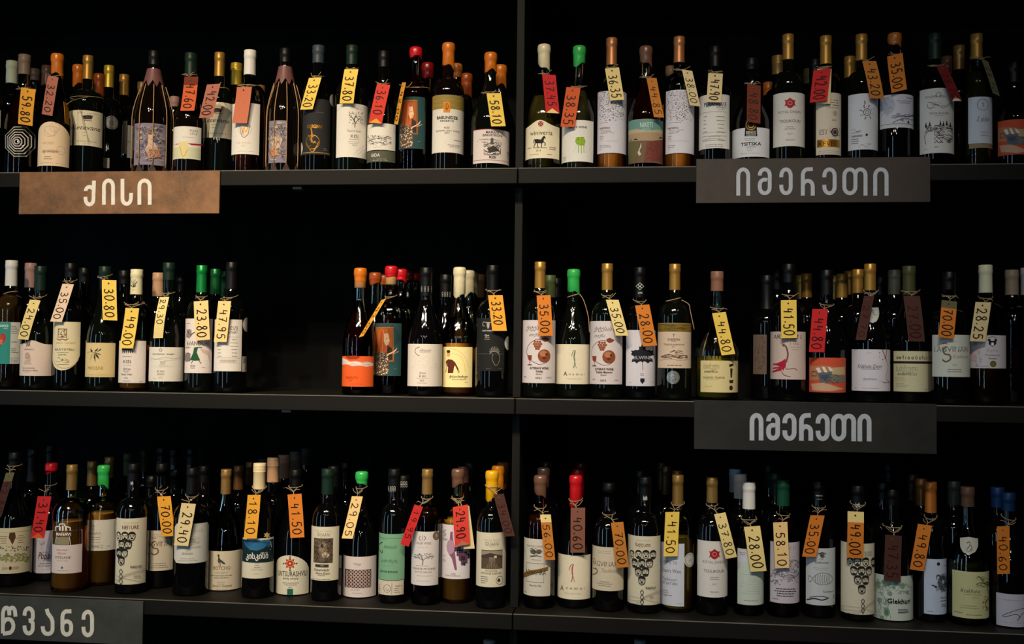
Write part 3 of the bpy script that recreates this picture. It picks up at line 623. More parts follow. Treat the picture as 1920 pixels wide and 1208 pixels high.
rocket('t2', 758, 96, 106, (652, 765, 556, 822), blotch(655, 762, 560, 818, 8, [(150, 148, 142), (176, 160, 140), (108, 100, 104), (190, 150, 120)], 24)+ART2, 2, 'dark bottle caged in splayed cords, grey picture label, narrower label of the two caged')
b = B('t2', 965, 78, 96, 'B', 'k', ('plastic', 'slate', 190), 'dark bottle with slate capsule and black label printed in gold', [('t2', 864, 1036, 420, 770, (40, 40, 42), [('g', 935, 505, 130, 1, 12, (92, 92, 90)), ('t', 935, 593, 22, 'GIORGIANI', 'AU', {'w': 100, 'b': 1}), ('s', [(915, 600), (922, 640), (918, 690)], 8, 'AU'), ('o', 925, 692, 44, 4, 'AU'), ('s', [(885, 690), (925, 755), (965, 690)], 5, 'AU'), ('sk', 925, 690, 32, 40, 12, 4, 'AU', 4), ('l', 866, 1034, 764, 6, (150, 120, 60)), ('g', 1005, 735, 40, 2, 10, (120, 118, 112))]), ('t2', 0, 0, 1, 1, None, [('d', 1052, 432, 40, WH), ('d', 850, 738, 44, WH), ('o', 850, 738, 36, 3, 'G')])])
tag(b, 't2', [(905, 290), (982, 285), (928, 487), (848, 488)], '33.20', 'yellow', 'yellow price tag reading 33.20 on the top shelf')
b = B('t3', 165, 92, 124, 'B', 'g', ('plastic', 'dgreen', 240), 'dark bottle with white label of a small tree and the word KISI', [('t3', 45, 280, 540, 946, WH, [('t', 190, 578, 16, 'WINERY', 'L', {'w': 90}), ('s', [(182, 722), (184, 690), (178, 660), (195, 630)], 6, 'DN'), ('s', [(184, 690), (205, 665), (225, 650)], 4, 'DN'), ('s', [(182, 680), (165, 650), (150, 640)], 4, 'DN'), ('sp', 140, 605, 245, 700, 90, 5, 'D', 4), ('t', 178, 747, 18, 'Tavad of Vardo', 'G', {'i': 1, 'w': 104}), ('t', 180, 788, 26, 'KISI', 'D', {'w': 56}), ('g', 180, 812, 80, 1, 10, 'G'), ('g', 175, 830, 90, 2, 12, 'L'), ('t', 180, 856, 12, '2017', 'G'), ('s', [(180, 920), (220, 880), (278, 850)], 1.5, 'L'), ('s', [(200, 930), (240, 895), (278, 875)], 1.5, 'L'), ('s', [(90, 550), (70, 570), (50, 600)], 1.5, 'L')])])
tag(b, 't3', [(105, 280), (210, 283), (172, 538), (68, 540)], '37.80', 'yellow', 'yellow price tag reading 37.80 on the top shelf')
b = B('t3', 405, 136, 116, 'G', 'k', ('plastic', 'black', 260), 'dark bottle with white landscape label over a grey-green lettered band', [('t3', 268, 488, 690, 890, WH, [('sk', 370, 820, 85, 35, 34, 3, 'D', 6), ('s', [(280, 830), (340, 805), (430, 800)], 2, 'D'), ('s', [(300, 850), (350, 835), (430, 850)], 2, 'D'), ('sp', 280, 780, 370, 810, 50, 4, 'D', 2), ('s', [(320, 840), (322, 855)], 5, 'K'), ('g', 350, 870, 110, 1, 9, 'L')]), ('t3', 268, 487, 897, 980, (86, 88, 74), [('t', 336, 930, 25, 'GIDA', 'W', {'w': 76}), ('g', 370, 960, 170, 2, 10, (190, 188, 172))])])
tag(b, 't3', [(348, 392), (453, 400), (385, 692), (290, 685)], '36.10', 'coral', 'red price tag reading 36.10 with an amber notch on the top shelf', notch='amber', span=(.14, .8))
def lady(c, x0, x1, y0, y1):   # wine label: framed painting of a red-haired woman with blossoms on teal
    X = lambda u: x0+(x1-x0)*u; Y = lambda v: y0+(y1-y0)*v; Q = lambda *l: [(X(u), Y(v)) for u, v in l]
    TL_ = (38, 74, 76)
    return (c, x0, x1, y0, y1, TL_, [('p', Q((.06, .08), (.72, .07), (.73, .73), (.07, .74)), (176, 108, 44)), ('bx', X(.09), Y(.10), X(.69), Y(.71), 5, (128, 72, 30)), ('p', Q((.12, .11), (.67, .11), (.67, .7), (.12, .71)), (170, 92, 40)),
        ('p', Q((.14, .18), (.28, .1), (.5, .12), (.58, .25), (.5, .4), (.5, .6), (.12, .68), (.1, .4)), (188, 96, 50)), ('p', Q((.38, .2), (.52, .19), (.55, .28), (.58, .33), (.54, .4), (.44, .43), (.36, .34)), (236, 196, 156)), ('e', X(.47), Y(.29), 5, 3, 'DN'), ('l', X(.5), X(.54), Y(.375), 4, 'R'),
        ('p', Q((.5, .42), (.66, .48), (.67, .7), (.45, .7)), (54, 40, 36)), ('s', Q((.3, .15), (.24, .35), (.2, .6)), 5, (170, 66, 24)), ('s', Q((.36, .14), (.32, .4), (.3, .62)), 4, (244, 150, 80)), ('s', Q((.48, .6), (.7, .55), (.82, .5)), 9, (236, 196, 156)), ('s', Q((.68, .56), (.85, .47)), 4, (236, 196, 156)), ('s', Q((.7, .58), (.9, .54)), 4, (236, 196, 156)),
        ('p', Q((.06, .62), (.2, .54), (.5, .6), (.56, .8), (.5, .99), (.04, .99)), (92, 72, 56)), ('sp', X(.04), Y(.54), X(.52), Y(.98), 150, 6, (226, 206, 176), 2), ('sp', X(.04), Y(.56), X(.52), Y(.98), 70, 5, (60, 44, 34), 3), ('g', X(.78), Y(.87), 30, 1, 9, (130, 160, 150))])
b = B('t3', 645, 105, 120, 'B', (CG, (84, 14, 18)), ('wax', 'red', 190), 'dark red bottle with red wax top and teal portrait label on the top shelf', [lady('t3', 520, 708, 488, 880)], fill=300)
tag(b, 't3', [(540, 378), (568, 385), (508, 695), (480, 700)], '42.00', 'amber', 'amber price tag turned edge-on beside the teal portrait label, top shelf', turn=-1, up=.006, more=', top shelf')
b = B('t3', 892, 72, 122, 'B', 'n', ('wax', 'orange', 262), 'dark bottle with orange wax top and cream RESERVE label with gold band', [('t3', 769, 1008, 475, 910, WH, [('r', 769, 476, 1008, 580, (150, 128, 62)), ('sk', 888, 528, 110, 44, 46, 2, (190, 166, 96), 5), ('r', 852, 527, 902, 607, (222, 138, 36)), ('s', [(877, 535), (877, 595)], 4, 'DN'), ('s', [(862, 550), (870, 580), (884, 580), (892, 550)], 4, 'DN'), ('s', [(866, 545), (888, 545)], 4, 'DN'), ('t', 880, 645, 23, 'BABUNIDZE', 'K', {'b': 1, 'w': 164}), ('t', 878, 671, 14, 'RESERVE', 'D', {'w': 104}), ('t', 877, 722, 14, 'KISI', 'D', {'w': 38}), ('t', 885, 746, 12, 'QVEVRI DRY WINE', 'G', {'w': 190}), ('t', 878, 762, 12, '2015', 'D', {'w': 36}), ('g', 960, 822, 80, 1, 10, 'G'), ('g', 935, 855, 110, 2, 12, 'L')])])
b = B('t3', 1210, 145, 148, 'G', 'g', ('wax', 'orange', 300), 'stout dark bottle with orange wax top and broad white label of riders', [('t3', 1078, 1366, 735, 990, (222, 210, 204), [('t', 1222, 757, 19, 'MARANI', 'D', {'b': 1, 'w': 100}), ('t', 1226, 779, 19, 'BAKHTRIONI', 'D', {'b': 1, 'w': 156}), ('p', [(1210, 800), (1228, 800), (1232, 850), (1205, 852)], (96, 92, 88)), ('sk', 1220, 880, 62, 50, 60, 4, 'D', 2), ('p', [(1180, 880), (1230, 860), (1270, 890), (1240, 905), (1200, 910)], 'D'), ('sk', 1200, 830, 90, 24, 18, 2, 'G', 7), ('t', 1222, 945, 18, 'KISI', 'K', {'b': 1, 'w': 50}), ('s', [(1330, 905), (1338, 920), (1332, 945)], 6, 'D'), ('l', 1080, 1364, 745, 2, 'R'), ('l', 1080, 1364, 975, 2, 'R')])])
tag(b, 't3', [(1178, 465), (1285, 462), (1322, 712), (1212, 712)], '58.10', 'yellow', 'yellow price tag reading 58.10 on the top shelf')
# right bay
b = B('t4', 210, 128, 136, 'G', (CG, PALE), ('wax', 'cream', 305), 'pale wine bottle with cream wax top and cream horse label', [('t4', 57, 327, 728, 1026, (238, 228, 196), [('p', [(183, 759), (168, 739), (198, 739)], 'R'), ('p', [(183, 759), (168, 779), (198, 779)], 'R'), ('p', [(183, 759), (163, 744), (163, 774)], 'R'), ('p', [(183, 759), (203, 744), (203, 774)], 'R'), ('t', 183, 826, 38, 'winiveria', 'K', {'w': 186}),
    ('p', [(135, 885), (150, 878), (185, 882), (200, 858), (212, 852), (222, 872), (208, 876), (204, 905), (190, 912), (150, 910), (138, 905)], 'K'), ('s', [(205, 900), (218, 915), (212, 930)], 6, 'K'), ('s', [(192, 908), (188, 930), (190, 946)], 6, 'K'), ('s', [(150, 905), (136, 925), (128, 946)], 6, 'K'), ('s', [(142, 880), (130, 890), (134, 915)], 6, 'K'), ('s', [(160, 908), (158, 930), (166, 946)], 6, 'K'), ('l', 130, 230, 949, 3, 'D'), ('t', 165, 968, 13, '2013', 'N', {'w': 40}), ('g', 95, 950, 60, 1, 10, 'N'), ('g', 275, 945, 70, 2, 14, 'N'), ('g', 130, 998, 100, 1, 10, 'L'), ('g', 250, 998, 60, 1, 10, 'N')], ('bump', 46))], fill=520)
tag(b, 't4', [(192, 372), (300, 378), (328, 678), (225, 672)], '37.45', 'red', 'red price tag reading 37.45 with a cream notch on the top shelf', notch='cream', span=(.14, .84))
b = B('t4', 485, 140, 130, 'G', (CG, GRY), ('wax', 'green', 285), 'clear bottle with green wax top and white label of a green tree', [('t4', 335, 592, 730, 1053, (232, 230, 222), [('t', 468, 784, 17, "AMO'S WINE", 'K', {'b': 1, 'w': 158}), ('p', [(458, 865), (520, 862), (532, 905), (520, 925), (490, 930), (465, 920), (452, 900)], 'LG'), ('s', [(478, 925), (476, 985)], 6, 'LG'), ('s', [(500, 925), (500, 990)], 6, 'LG'), ('s', [(518, 920), (520, 985)], 5, 'LG'), ('s', [(465, 920), (440, 985)], 3, (196, 214, 140)), ('s', [(524, 920), (545, 985)], 3, (196, 214, 140)), ('sp', 455, 862, 530, 925, 40, 5, (104, 146, 40), 3), ('g', 370, 1022, 50, 3, 10, 'G')])], fill=480)
tag(b, 't4', [(385, 472), (492, 476), (448, 785), (335, 780)], '38.35', 'terra', 'orange-red price tag reading 38.35 on the top shelf', span=(.18, .97))
SPK = lambda x0, x1, seed: [('sp', x0, 505, x1, 735, 330, 5, (70, 62, 72), seed), ('sp', x0, 505, x1, 640, 200, 4, (110, 90, 92), seed+1)]
VIS = lambda x: [('t', x, 790, 20, 'vismino', 'N', {'w': 92, 'b': 1}), ('g', x+20, 748, 120, 1, 9, 'D', 'l'), ('g', x+40, 808, 150, 3, 11, 'G', 'l'), ('g', x-18, 858, 40, 3, 13, 'G', 'l'), ('g', x+50, 892, 200, 1, 9, 'L', 'l'), ('g', x+5, 928, 100, 2, 13, 'G', 'l'), ('g', x-30, 962, 20, 1, 10, 'G')]
b = B('t4', 738, 80, 119, 'B', (CG, AMB), ('foil', 'rose', 295), 'amber wine bottle with copper capsule and speckled label under the cream tag', [('t4', 627, 859, 500, 986, LAV, SPK(632, 854, 21)+VIS(680))], fill=700)
tag(b, 't4', [(683, 325), (795, 320), (833, 568), (727, 580)], '36.35', 'cream', 'cream price tag reading 36.35 on the top shelf')
b = B('t4', 1005, 142, 136, 'G', (CG, (120, 40, 30)), ('wax', 'brown', 290), 'painted vineyard label rose bottle with brown wax top', [('t4', 870, 1150, 720, 1062, (176, 150, 120), [('r', 870, 722, 1150, 815, (110, 154, 144)), ('p', [(870, 815), (940, 800), (1010, 820), (1080, 805), (1150, 815), (1150, 850), (870, 850)], (190, 176, 140)), ('t', 1008, 765, 42, 'NIKETI', (206, 226, 216), {'w': 98}), ('g', 1005, 800, 90, 2, 12, (206, 226, 216)), ('r', 870, 890, 1150, 1062, (112, 92, 70)), ('p', [(1010, 900), (1150, 885), (1150, 1060), (985, 1060)], (124, 66, 56)), ('p', [(870, 900), (950, 892), (940, 1000), (905, 1060), (870, 1060)], (108, 104, 68)), ('p', [(965, 905), (970, 935), (955, 970), (968, 1000), (950, 1010), (940, 985), (958, 940)], (206, 196, 176)), ('sp', 1000, 910, 1145, 1055, 90, 5, (90, 44, 42), 3), ('s', [(912, 885), (925, 878), (940, 886)], 7, 'K'), ('s', [(885, 892), (892, 880)], 6, 'K'), ('s', [(1105, 875), (1118, 865), (1130, 875)], 7, 'K')])], fill=400)
tag(b, 't4', [(1010, 400), (1085, 400), (1148, 712), (1065, 705)], '44.85', 'ochre', 'ochre price tag reading 44.85 on the top shelf')
b = B('t4', 1265, 70, 118, 'B', (CG, AMB), ('foil', 'rose', 275), 'amber wine bottle, copper capsule, speckled label, pale beige tag at its shoulder', [('t4', 1160, 1393, 493, 987, LAV, SPK(1164, 1390, 31)+VIS(1213))], fill=700)
tag(b, 't4', [(1280, 335), (1370, 345), (1424, 625), (1352, 612)], '38.00', 'pale', 'pale beige price tag reading 38.00 on the top shelf')
FORM = lambda x, y, w, h, n: [('l', x-w/2, x+w/2, y, 2, 'G')]+[z for i in range(n) for z in (('g', x-w*.36, y+h*(i+1)/n-4, w*.22, 1, 10, 'D', 'l'), ('g', x+w*.28, y+h*(i+1)/n-4, w*.4, 1, 10, 'D'))]+[('l', x-w/2, x+w/2, y+h+8, 1.5, 'G'), ('g', x, y+h+25, w*.9, 2, 12, 'L')]
b = B('t5', 172, 150, 98, 'B', 'k', ('plastic', 'black', 280), 'dark bottle with white WINERY form label on the top shelf', [('t5', 68, 260, 458, 798, (222, 220, 214), [('t', 172, 518, 24, 'PERANIDZE', 'K', {'w': 150, 'b': 1}), ('t', 210, 542, 13, 'WINERY', 'D', {'w': 70}), ('g', 212, 556, 64, 1, 8, 'G')]+FORM(165, 580, 150, 120, 5)+FORM(165, 730, 150, 20, 1))])
tag(b, 't5', [(125, 325), (222, 330), (207, 510), (120, 508)], '47.90', 'pale', 'beige price tag reading 47.90 on the top shelf')
b = B('t5', 400, 225, 118, 'G', 'k', ('plastic', 'black', 300), 'dark bottle with low white TSITSKA label and black gold emblem', [('t5', 276, 511, 668, 852, (216, 218, 222), [('p', [(362, 624), (430, 624), (436, 724), (356, 724)], 'K'), ('o', 396, 652, 30, 4, 'AU'), ('o', 396, 652, 18, 3, 'AU'), ('t', 397, 698, 18, 'BIBINEULI', 'W', {'w': 60}), ('t', 397, 715, 9, 'MARANI', 'W', {'w': 56}), ('g', 390, 738, 70, 2, 10, 'G'), ('t', 396, 770, 21, 'TSITSKA', 'K', {'b': 1, 'w': 130}), ('t', 396, 790, 11, 'QVEVRI', 'G', {'w': 56}), ('g', 390, 803, 60, 2, 11, 'L'), ('g', 390, 830, 130, 1, 9, 'L')])])
tag(b, 't5', [(372, 392), (458, 405), (455, 645), (370, 630)], '48.80', 'rust', 'rust brown price tag reading 48.80 on the top shelf')
def royal(c, x0, x1, y0, y1, cx, yc, yr, yt, yb):
    return (c, x0, x1, y0, y1, (218, 214, 208), [('bx', x0+8, y0+10, x1-8, y1-12, 1.6, 'P'), ('p', [(cx-30, yc-14), (cx-12, yc-24), (cx, yc-34), (cx+12, yc-24), (cx+30, yc-14), (cx+28, yc+14), (cx+10, yc+30), (cx, yc+34), (cx-10, yc+30), (cx-28, yc+14)], 'R'), ('o', cx, yc, 12, 3, 'P'), ('s', [(cx-32, yc-20), (cx-26, yc), (cx-33, yc+20)], 5, 'R'), ('s', [(cx+32, yc-20), (cx+26, yc), (cx+33, yc+20)], 5, 'R'), ('t', cx, yr, 17, 'ROYAL DAISAN', 'G', {'w': 150}), ('t', cx, yt, 19, 'TSOLIKOURI', 'D', {'w': 138}), ('g', cx, yt+38, 74, 2, 13, 'G'), ('t', cx, yt+82, 11, '2017', 'G', {'w': 30}), ('t', cx, yb, 11, 'MEGHVI', 'G', {'w': 56})])
B('t5', 630, 75, 102, 'B', 'g', ('foil', 'gold', 237), 'dark bottle with dull gold capsule and crimson crest TSOLIKOURI label, top shelf', [royal('t5', 537, 738, 447, 785, 642, 514, 568, 626, 746)])
b = B('t5', 867, 85, 92, 'B', (CG, (150, 80, 30)), ('foil', 'gold', 265), 'golden bottle with cream label and gleaming gold band under the red tag', [('t5', 806, 982, 448, 838, (214, 204, 184), [('g', 915, 495, 110, 4, 16, 'N'), ('t', 925, 580, 18, 'II', 'K', {'b': 1}), ('o', 925, 580, 16, 2, 'D'), ('t', 920, 620, 13, 'wine', 'N', {'i': 1}), ('t', 853, 696, 34, 'EST', 'N', {'w': 50}), ('d', 925, 698, 28, 'D'), ('o', 925, 698, 17, 4, 'P'), ('sp', 892, 660, 958, 735, 40, 4, 'N', 2), ('t', 975, 700, 26, '07', 'N'), ('r', 812, 742, 952, 790, 'AU'), ('t', 882, 767, 32, 'REVEL', 'DN', {'w': 120}), ('g', 890, 815, 150, 2, 12, 'L')])], fill=500)
tag(b, 't5', [(815, 300), (900, 300), (897, 520), (800, 515)], '', 'pale', 'cream price tag tucked under the red 42.00 tag on the top shelf', f=-.002, ends=0)
tag(b, 't5', [(793, 310), (895, 293), (880, 498), (762, 512)], '42.00', 'red', 'red price tag reading 42.00 on the top shelf', f=.004)
b = B('t6', 85, 75, 97, 'B', 'g', ('foil', 'gold', 245), 'dark bottle with gold capsule and pale label of a drawn sun', [('t6', 2, 195, 454, 806, (206, 210, 218), [('o', 120, 572, 22, 4, 'D'), ('o', 120, 572, 10, 3, 'N')]+[('s', [(120+30*math.cos(a), 572+30*math.sin(a)), (120+48*math.cos(a+.12), 572+48*math.sin(a+.12))], 6, (120, 96, 78)) for a in [k*PI/4+.2 for k in range(8)]]+[('s', [(102, 535), (104, 500), (112, 520)], 3, 'N'), ('sk', 55, 685, 30, 10, 8, 3, 'D', 3), ('t', 55, 722, 13, 'NAKHSHIRI', 'D', {'b': 1, 'w': 66}), ('g', 50, 702, 66, 1, 9, 'G'), ('g', 45, 742, 50, 3, 13, 'D', 'l'), ('d', 117, 714, 8, 'D'), ('g', 130, 772, 40, 1, 10, 'G'), ('s', [(70, 790), (90, 775), (110, 790), (130, 785)], 2, 'G')])])
tag(b, 't6', [(88, 245), (178, 255), (225, 480), (140, 490)], '43.20', 'ochre', 'ochre price tag reading 43.20 on the top shelf', curl=.004)
b = B('t6', 293, 65, 110, 'G', 'k', ('wax', 'amberf', 150), 'dark bottle with amber wax knob top and pale blue-grey drawing label', [('t6', 202, 418, 458, 668, (206, 208, 218), [('e', 250, 530, 45, 58, (180, 184, 200)), ('sk', 250, 540, 40, 60, 20, 2, (130, 134, 160), 4), ('t', 385, 482, 11, 'Tsetsuleli', 'G', {'w': 60}), ('g', 360, 502, 110, 2, 12, (120, 124, 150)), ('sk', 345, 598, 70, 22, 16, 4, (90, 96, 120), 5), ('s', [(290, 610), (330, 595), (380, 600), (415, 585)], 5, (80, 86, 110)), ('s', [(280, 640), (320, 620), (350, 628)], 3, 'D'), ('d', 378, 635, 8, 'K'), ('l', 206, 414, 658, 2, 'G')])])
tag(b, 't6', [(247, 225), (342, 195), (372, 430), (273, 448)], '35.00', 'orange', 'orange price tag reading 35.00 on the top shelf')
b = B('t6', 545, 68, 111, 'B', 'k', ('plastic', 'dgreen', 235), 'tall dark bottle with white label of an inked vineyard road', [('t6', 452, 671, 420, 828, (214, 214, 210), [('t', 555, 472, 15, 'DOLEAN  KURA', 'K', {'w': 130}), ('o', 570, 462, 15, 3, 'G'), ('s', [(500, 520), (505, 545), (530, 545), (545, 520), (570, 530), (600, 545), (640, 515)], 3, 'N'), ('sk', 570, 530, 75, 20, 12, 2, 'N', 4), ('t', 575, 577, 14, 'TSOLIKAURI', 'N', {'w': 118}), ('t', 575, 592, 9, 'IMERETI', 'L', {'w': 60}), ('sk', 600, 710, 55, 55, 60, 3.5, 'DN', 7), ('sk', 520, 680, 40, 20, 22, 3, 'D', 8), ('s', [(490, 775), (485, 720), (510, 690), (560, 680)], 3, 'DN')]+[('p', [(x-7, y), (x+7, y), (x, y-34)], 'K') for x, y in ((492, 668), (515, 660), (580, 655), (598, 660), (618, 655), (640, 665))]+[('g', 555, 790, 40, 1, 10, 'G'), ('g', 490, 805, 40, 1, 8, 'L')])])
tag(b, 't6', [(560, 282), (615, 280), (722, 500), (648, 503)], '28.70', 'dred', 'dark red price tag', notch='lblush')
b = B('t6', 808, 72, 88, 'B', (CG, (150, 140, 80)), ('foil', 'gold', 235), 'clear wine bottle with gold capsule and blue-white label under an olive tag', [('t6', 757, 927, 474, 766, (212, 218, 228), [('o', 850, 524, 35, 3, 'G'), ('t', 850, 524, 26, 'S', (90, 100, 110)), ('t', 852, 612, 32, 'Lelo', (80, 88, 110), {'i': 1, 'w': 80}), ('g', 850, 632, 70, 1, 9, 'L'), ('l', 832, 885, 697, 2.5, 'D'), ('t', 858, 716, 12, 'Tsolikouri', 'G', {'w': 52}), ('g', 800, 756, 60, 1, 8, 'L')]), ('t6', 762, 926, 767, 796, (150, 132, 96), [])], fill=300)
tag(b, 't6', [(838, 238), (878, 246), (957, 478), (908, 444)], '28.70', 'olive', 'olive grey price tag')
def patchwork(c, x0, x1, y0, y1):
    X = lambda u: x0+(x1-x0)*u; Y = lambda v: y0+(y1-y0)*v; Q = lambda *l: [(X(u), Y(v)) for u, v in l]
    return (c, x0, x1, y0, y1, (206, 84, 54), [('p', Q((.02, .24), (.4, .22), (.75, .28), (.98, .24), (.98, .62), (.5, .6), (.02, .66)), (184, 128, 92)), ('p', Q((.55, .3), (.95, .26), (.98, .48), (.6, .5)), (196, 170, 130)), ('p', Q((.22, .42), (.62, .4), (.6, .72), (.3, .72)), (96, 104, 112)), ('p', Q((.3, .5), (.55, .48), (.52, .6), (.34, .62)), (70, 80, 92)), ('p', Q((.62, .5), (.98, .5), (.98, .7), (.6, .72)), (120, 118, 108)), ('p', Q((.05, .75), (.4, .72), (.8, .85), (.95, .9), (.6, .96), (.1, .94)), (206, 164, 132)), ('p', Q((.18, .3), (.28, .28), (.34, .42), (.26, .44)), (236, 220, 206)), ('p', Q((.34, .26), (.42, .26), (.5, .42), (.42, .42)), (236, 220, 206)), ('p', Q((.5, .26), (.58, .28), (.66, .38), (.58, .4)), (236, 220, 206)), ('bx', X(.08), Y(.4), X(.2), Y(.52), 3, 'N'), ('sk', X(.6), Y(.62), 40, 30, 14, 3, (90, 70, 60), 6)])
B('t6', 1040, 250, 112, 'G', 'k', ('plastic', 'black', 380), 'dark bottle with orange patchwork label at the end of the top shelf', [patchwork('t6', 943, 1150, 617, 838)])
# back rows, top shelf
K = lambda c, x, y, hw, typ, cap, desc, k, g='k', fill=None, labs=(): B(c, x, y, hw, typ, g, cap, desc, labs, k=k, group='bottles standing behind the front row', fill=fill)
K('t1', 78, 175, 100, 'B', ('plastic', 'pale', 318), 'pale green capped bottle behind the octagon bottle', 1)
K('t1', 218, 225, 86, 'B', ('plastic', (90, 76, 66), 300), 'grey brown neck rising between the octagon bottle and the orange wax bottle', 2, (CG, ROSE), fill=420)
K('t1', 298, 205, 90, 'B', ('plastic', 'brown', 335), 'brown capped bottle behind the dusty pink tag', 2)
K('t1', 495, 198, 90, 'G', ('wax', 'orange', 320), 'orange waxed bottle behind the gold capsule of the cream crown label, nearer the twine', 2)
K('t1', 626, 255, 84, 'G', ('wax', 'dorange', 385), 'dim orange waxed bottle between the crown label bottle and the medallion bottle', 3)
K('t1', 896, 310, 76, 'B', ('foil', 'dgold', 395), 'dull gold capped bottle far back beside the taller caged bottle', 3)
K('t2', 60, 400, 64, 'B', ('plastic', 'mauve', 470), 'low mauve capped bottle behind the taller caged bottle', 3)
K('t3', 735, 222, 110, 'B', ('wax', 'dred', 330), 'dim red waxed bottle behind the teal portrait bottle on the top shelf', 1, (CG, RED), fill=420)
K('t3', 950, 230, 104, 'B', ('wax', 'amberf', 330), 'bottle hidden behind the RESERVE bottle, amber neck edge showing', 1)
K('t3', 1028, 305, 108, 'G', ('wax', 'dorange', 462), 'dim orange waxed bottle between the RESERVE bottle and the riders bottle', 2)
K('t3', 1285, 240, 120, 'G', ('wax', 'orange', 412), 'orange waxed bottle behind the riders label bottle', 1)
K('t4', 1203, 300, 100, 'B', ('plastic', (120, 96, 70), 360), 'tan neck behind the second speckled label bottle', 1, (CG, AMB), fill=600)
K('t5', 567, 210, 90, 'B', ('screw', 'dgold', 330), 'dull screw capped bottle between the TSITSKA and the crest label bottles', 1)
K('t5', 505, 378, 84, 'B', ('foil', 'amberf', 462), 'low amber capped bottle beside the TSITSKA bottle', 2)
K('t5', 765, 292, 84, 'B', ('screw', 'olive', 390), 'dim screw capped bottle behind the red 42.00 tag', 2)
K('t5', 800, 232, 84, 'B', ('plastic', 'black', 330), 'black capped bottle beside the gold capsule of the red tagged bottle', 1)
K('t5', 1017, 215, 84, 'B', ('foil', 'gold', 350), 'gold capped bottle behind the drawn sun bottle', 1)
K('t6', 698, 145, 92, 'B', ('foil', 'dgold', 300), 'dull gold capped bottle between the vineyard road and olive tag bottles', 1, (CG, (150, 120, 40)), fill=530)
K('t6', 620, 215, 88, 'B', ('foil', 'brown', 330), 'brown capped bottle behind the dark red tag', 2)
# ---- middle shelf
b = B('m1', 90, 75, 122, 'B', (CG, (210, 164, 102)), ('plastic', 'white', 265), 'pale wine bottle with white capsule and turquoise and white label', [('m1', -60, 150, 540, 856, (206, 204, 192), [('r', -60, 541, 78, 856, (52, 148, 138)), ('t', 18, 567, 18, 'MANIACS', 'W', {'b': 1, 'w': 86}), ('t', 42, 586, 11, 'winery', 'W', {'w': 30}), ('e', 22, 660, 22, 40, (190, 70, 60)), ('s', [(10, 630), (40, 650), (20, 690), (0, 720)], 6, (150, 60, 56)), ('e', 10, 690, 14, 20, (226, 120, 96)), ('g', 114, 572, 56, 5, 13, 'G', 'l'), ('g', 114, 690, 50, 1, 12, 'D', 'l'), ('g', 114, 742, 56, 3, 14, 'G', 'l'), ('bx', 84, 812, 146, 850, 2, 'G'), ('g', 114, 828, 50, 2, 10, 'G')])], fill=330, y=.096)
twine(b, 318, 'brown twine loop on the shoulder of the turquoise label bottle')
K('m1', 235, 95, 110, 'B', ('plastic', 'mauve', 278), 'mauve pink capped bottle behind the tag 24.00', 1)
b = B('m1', 309, 118, 126, 'G', 'g', ('plastic', 'dgreen', 300), 'dark green capped bottle with pink-cream arched portrait label under tag 24.00', [('m1', 148, 390, 678, 946, PNK, [('sk', 213, 712, 20, 20, 14, 3, 'N', 4), ('s', [(200, 725), (205, 700), (213, 722), (222, 700), (228, 725)], 4, 'N'), ('t', 218, 747, 11, 'NEKRESELI', 'D', {'w': 80}), ('e', 208, 795, 22, 27, (196, 168, 148)), ('p', [(182, 858), (190, 825), (225, 822), (240, 860)], (204, 178, 160)), ('sk', 208, 800, 22, 30, 14, 2, (160, 130, 110), 2), ('g', 215, 887, 110, 1, 10, 'N', 'l'), ('t', 222, 905, 12, 'Kisi Qvevri Wine', 'N', {'i': 1, 'w': 120}), ('g', 205, 921, 50, 1, 8, 'L')], ('bump', 30))])
tag(b, 'm1', [(225, 370), (308, 378), (212, 675), (135, 668)], '24.00', 'cream', 'cream price tag reading 24.00 on the middle shelf')
b = B('m1', 538, 95, 112, 'B', 'k', ('plastic', 'black', 200), 'dark bottle with black capsule and cream tongue shaped RKATSITELI label', [('m1', 393, 604, 538, 905, (226, 214, 176), [('bx', 440, 592, 504, 655, 5, 'N'), ('sk', 472, 622, 30, 30, 26, 5, 'N', 3), ('s', [(430, 665), (450, 675), (472, 668), (495, 676), (515, 665)], 6, 'N'), ('t', 492, 698, 14, 'SHAVI  WINERY', 'Y', {'w': 150}), ('t', 480, 747, 17, 'RKATSITELI', 'DN', {'w': 150}), ('g', 470, 770, 90, 1, 10, 'G'), ('t', 468, 786, 11, 'QVEVRI', 'D', {'w': 60}), ('s', [(405, 830), (430, 870), (480, 888), (540, 875), (590, 830)], 2, 'N'), ('t', 470, 826, 22, 'R', 'D', {'i': 1}), ('sk', 470, 825, 50, 22, 12, 2, 'N', 2), ('g', 475, 860, 90, 1, 9, 'N')], ('tongue', 115))])
tag(b, 'm1', [(468, 250), (562, 255), (462, 540), (383, 535)], '35.00', 'lblush', 'pale pink price tag reading 35.00 on the middle shelf')
K('m1', 640, 130, 108, 'B', ('plastic', 'black', 240), 'black capped bottle standing back between the tongue label and sprig label bottles', 1)
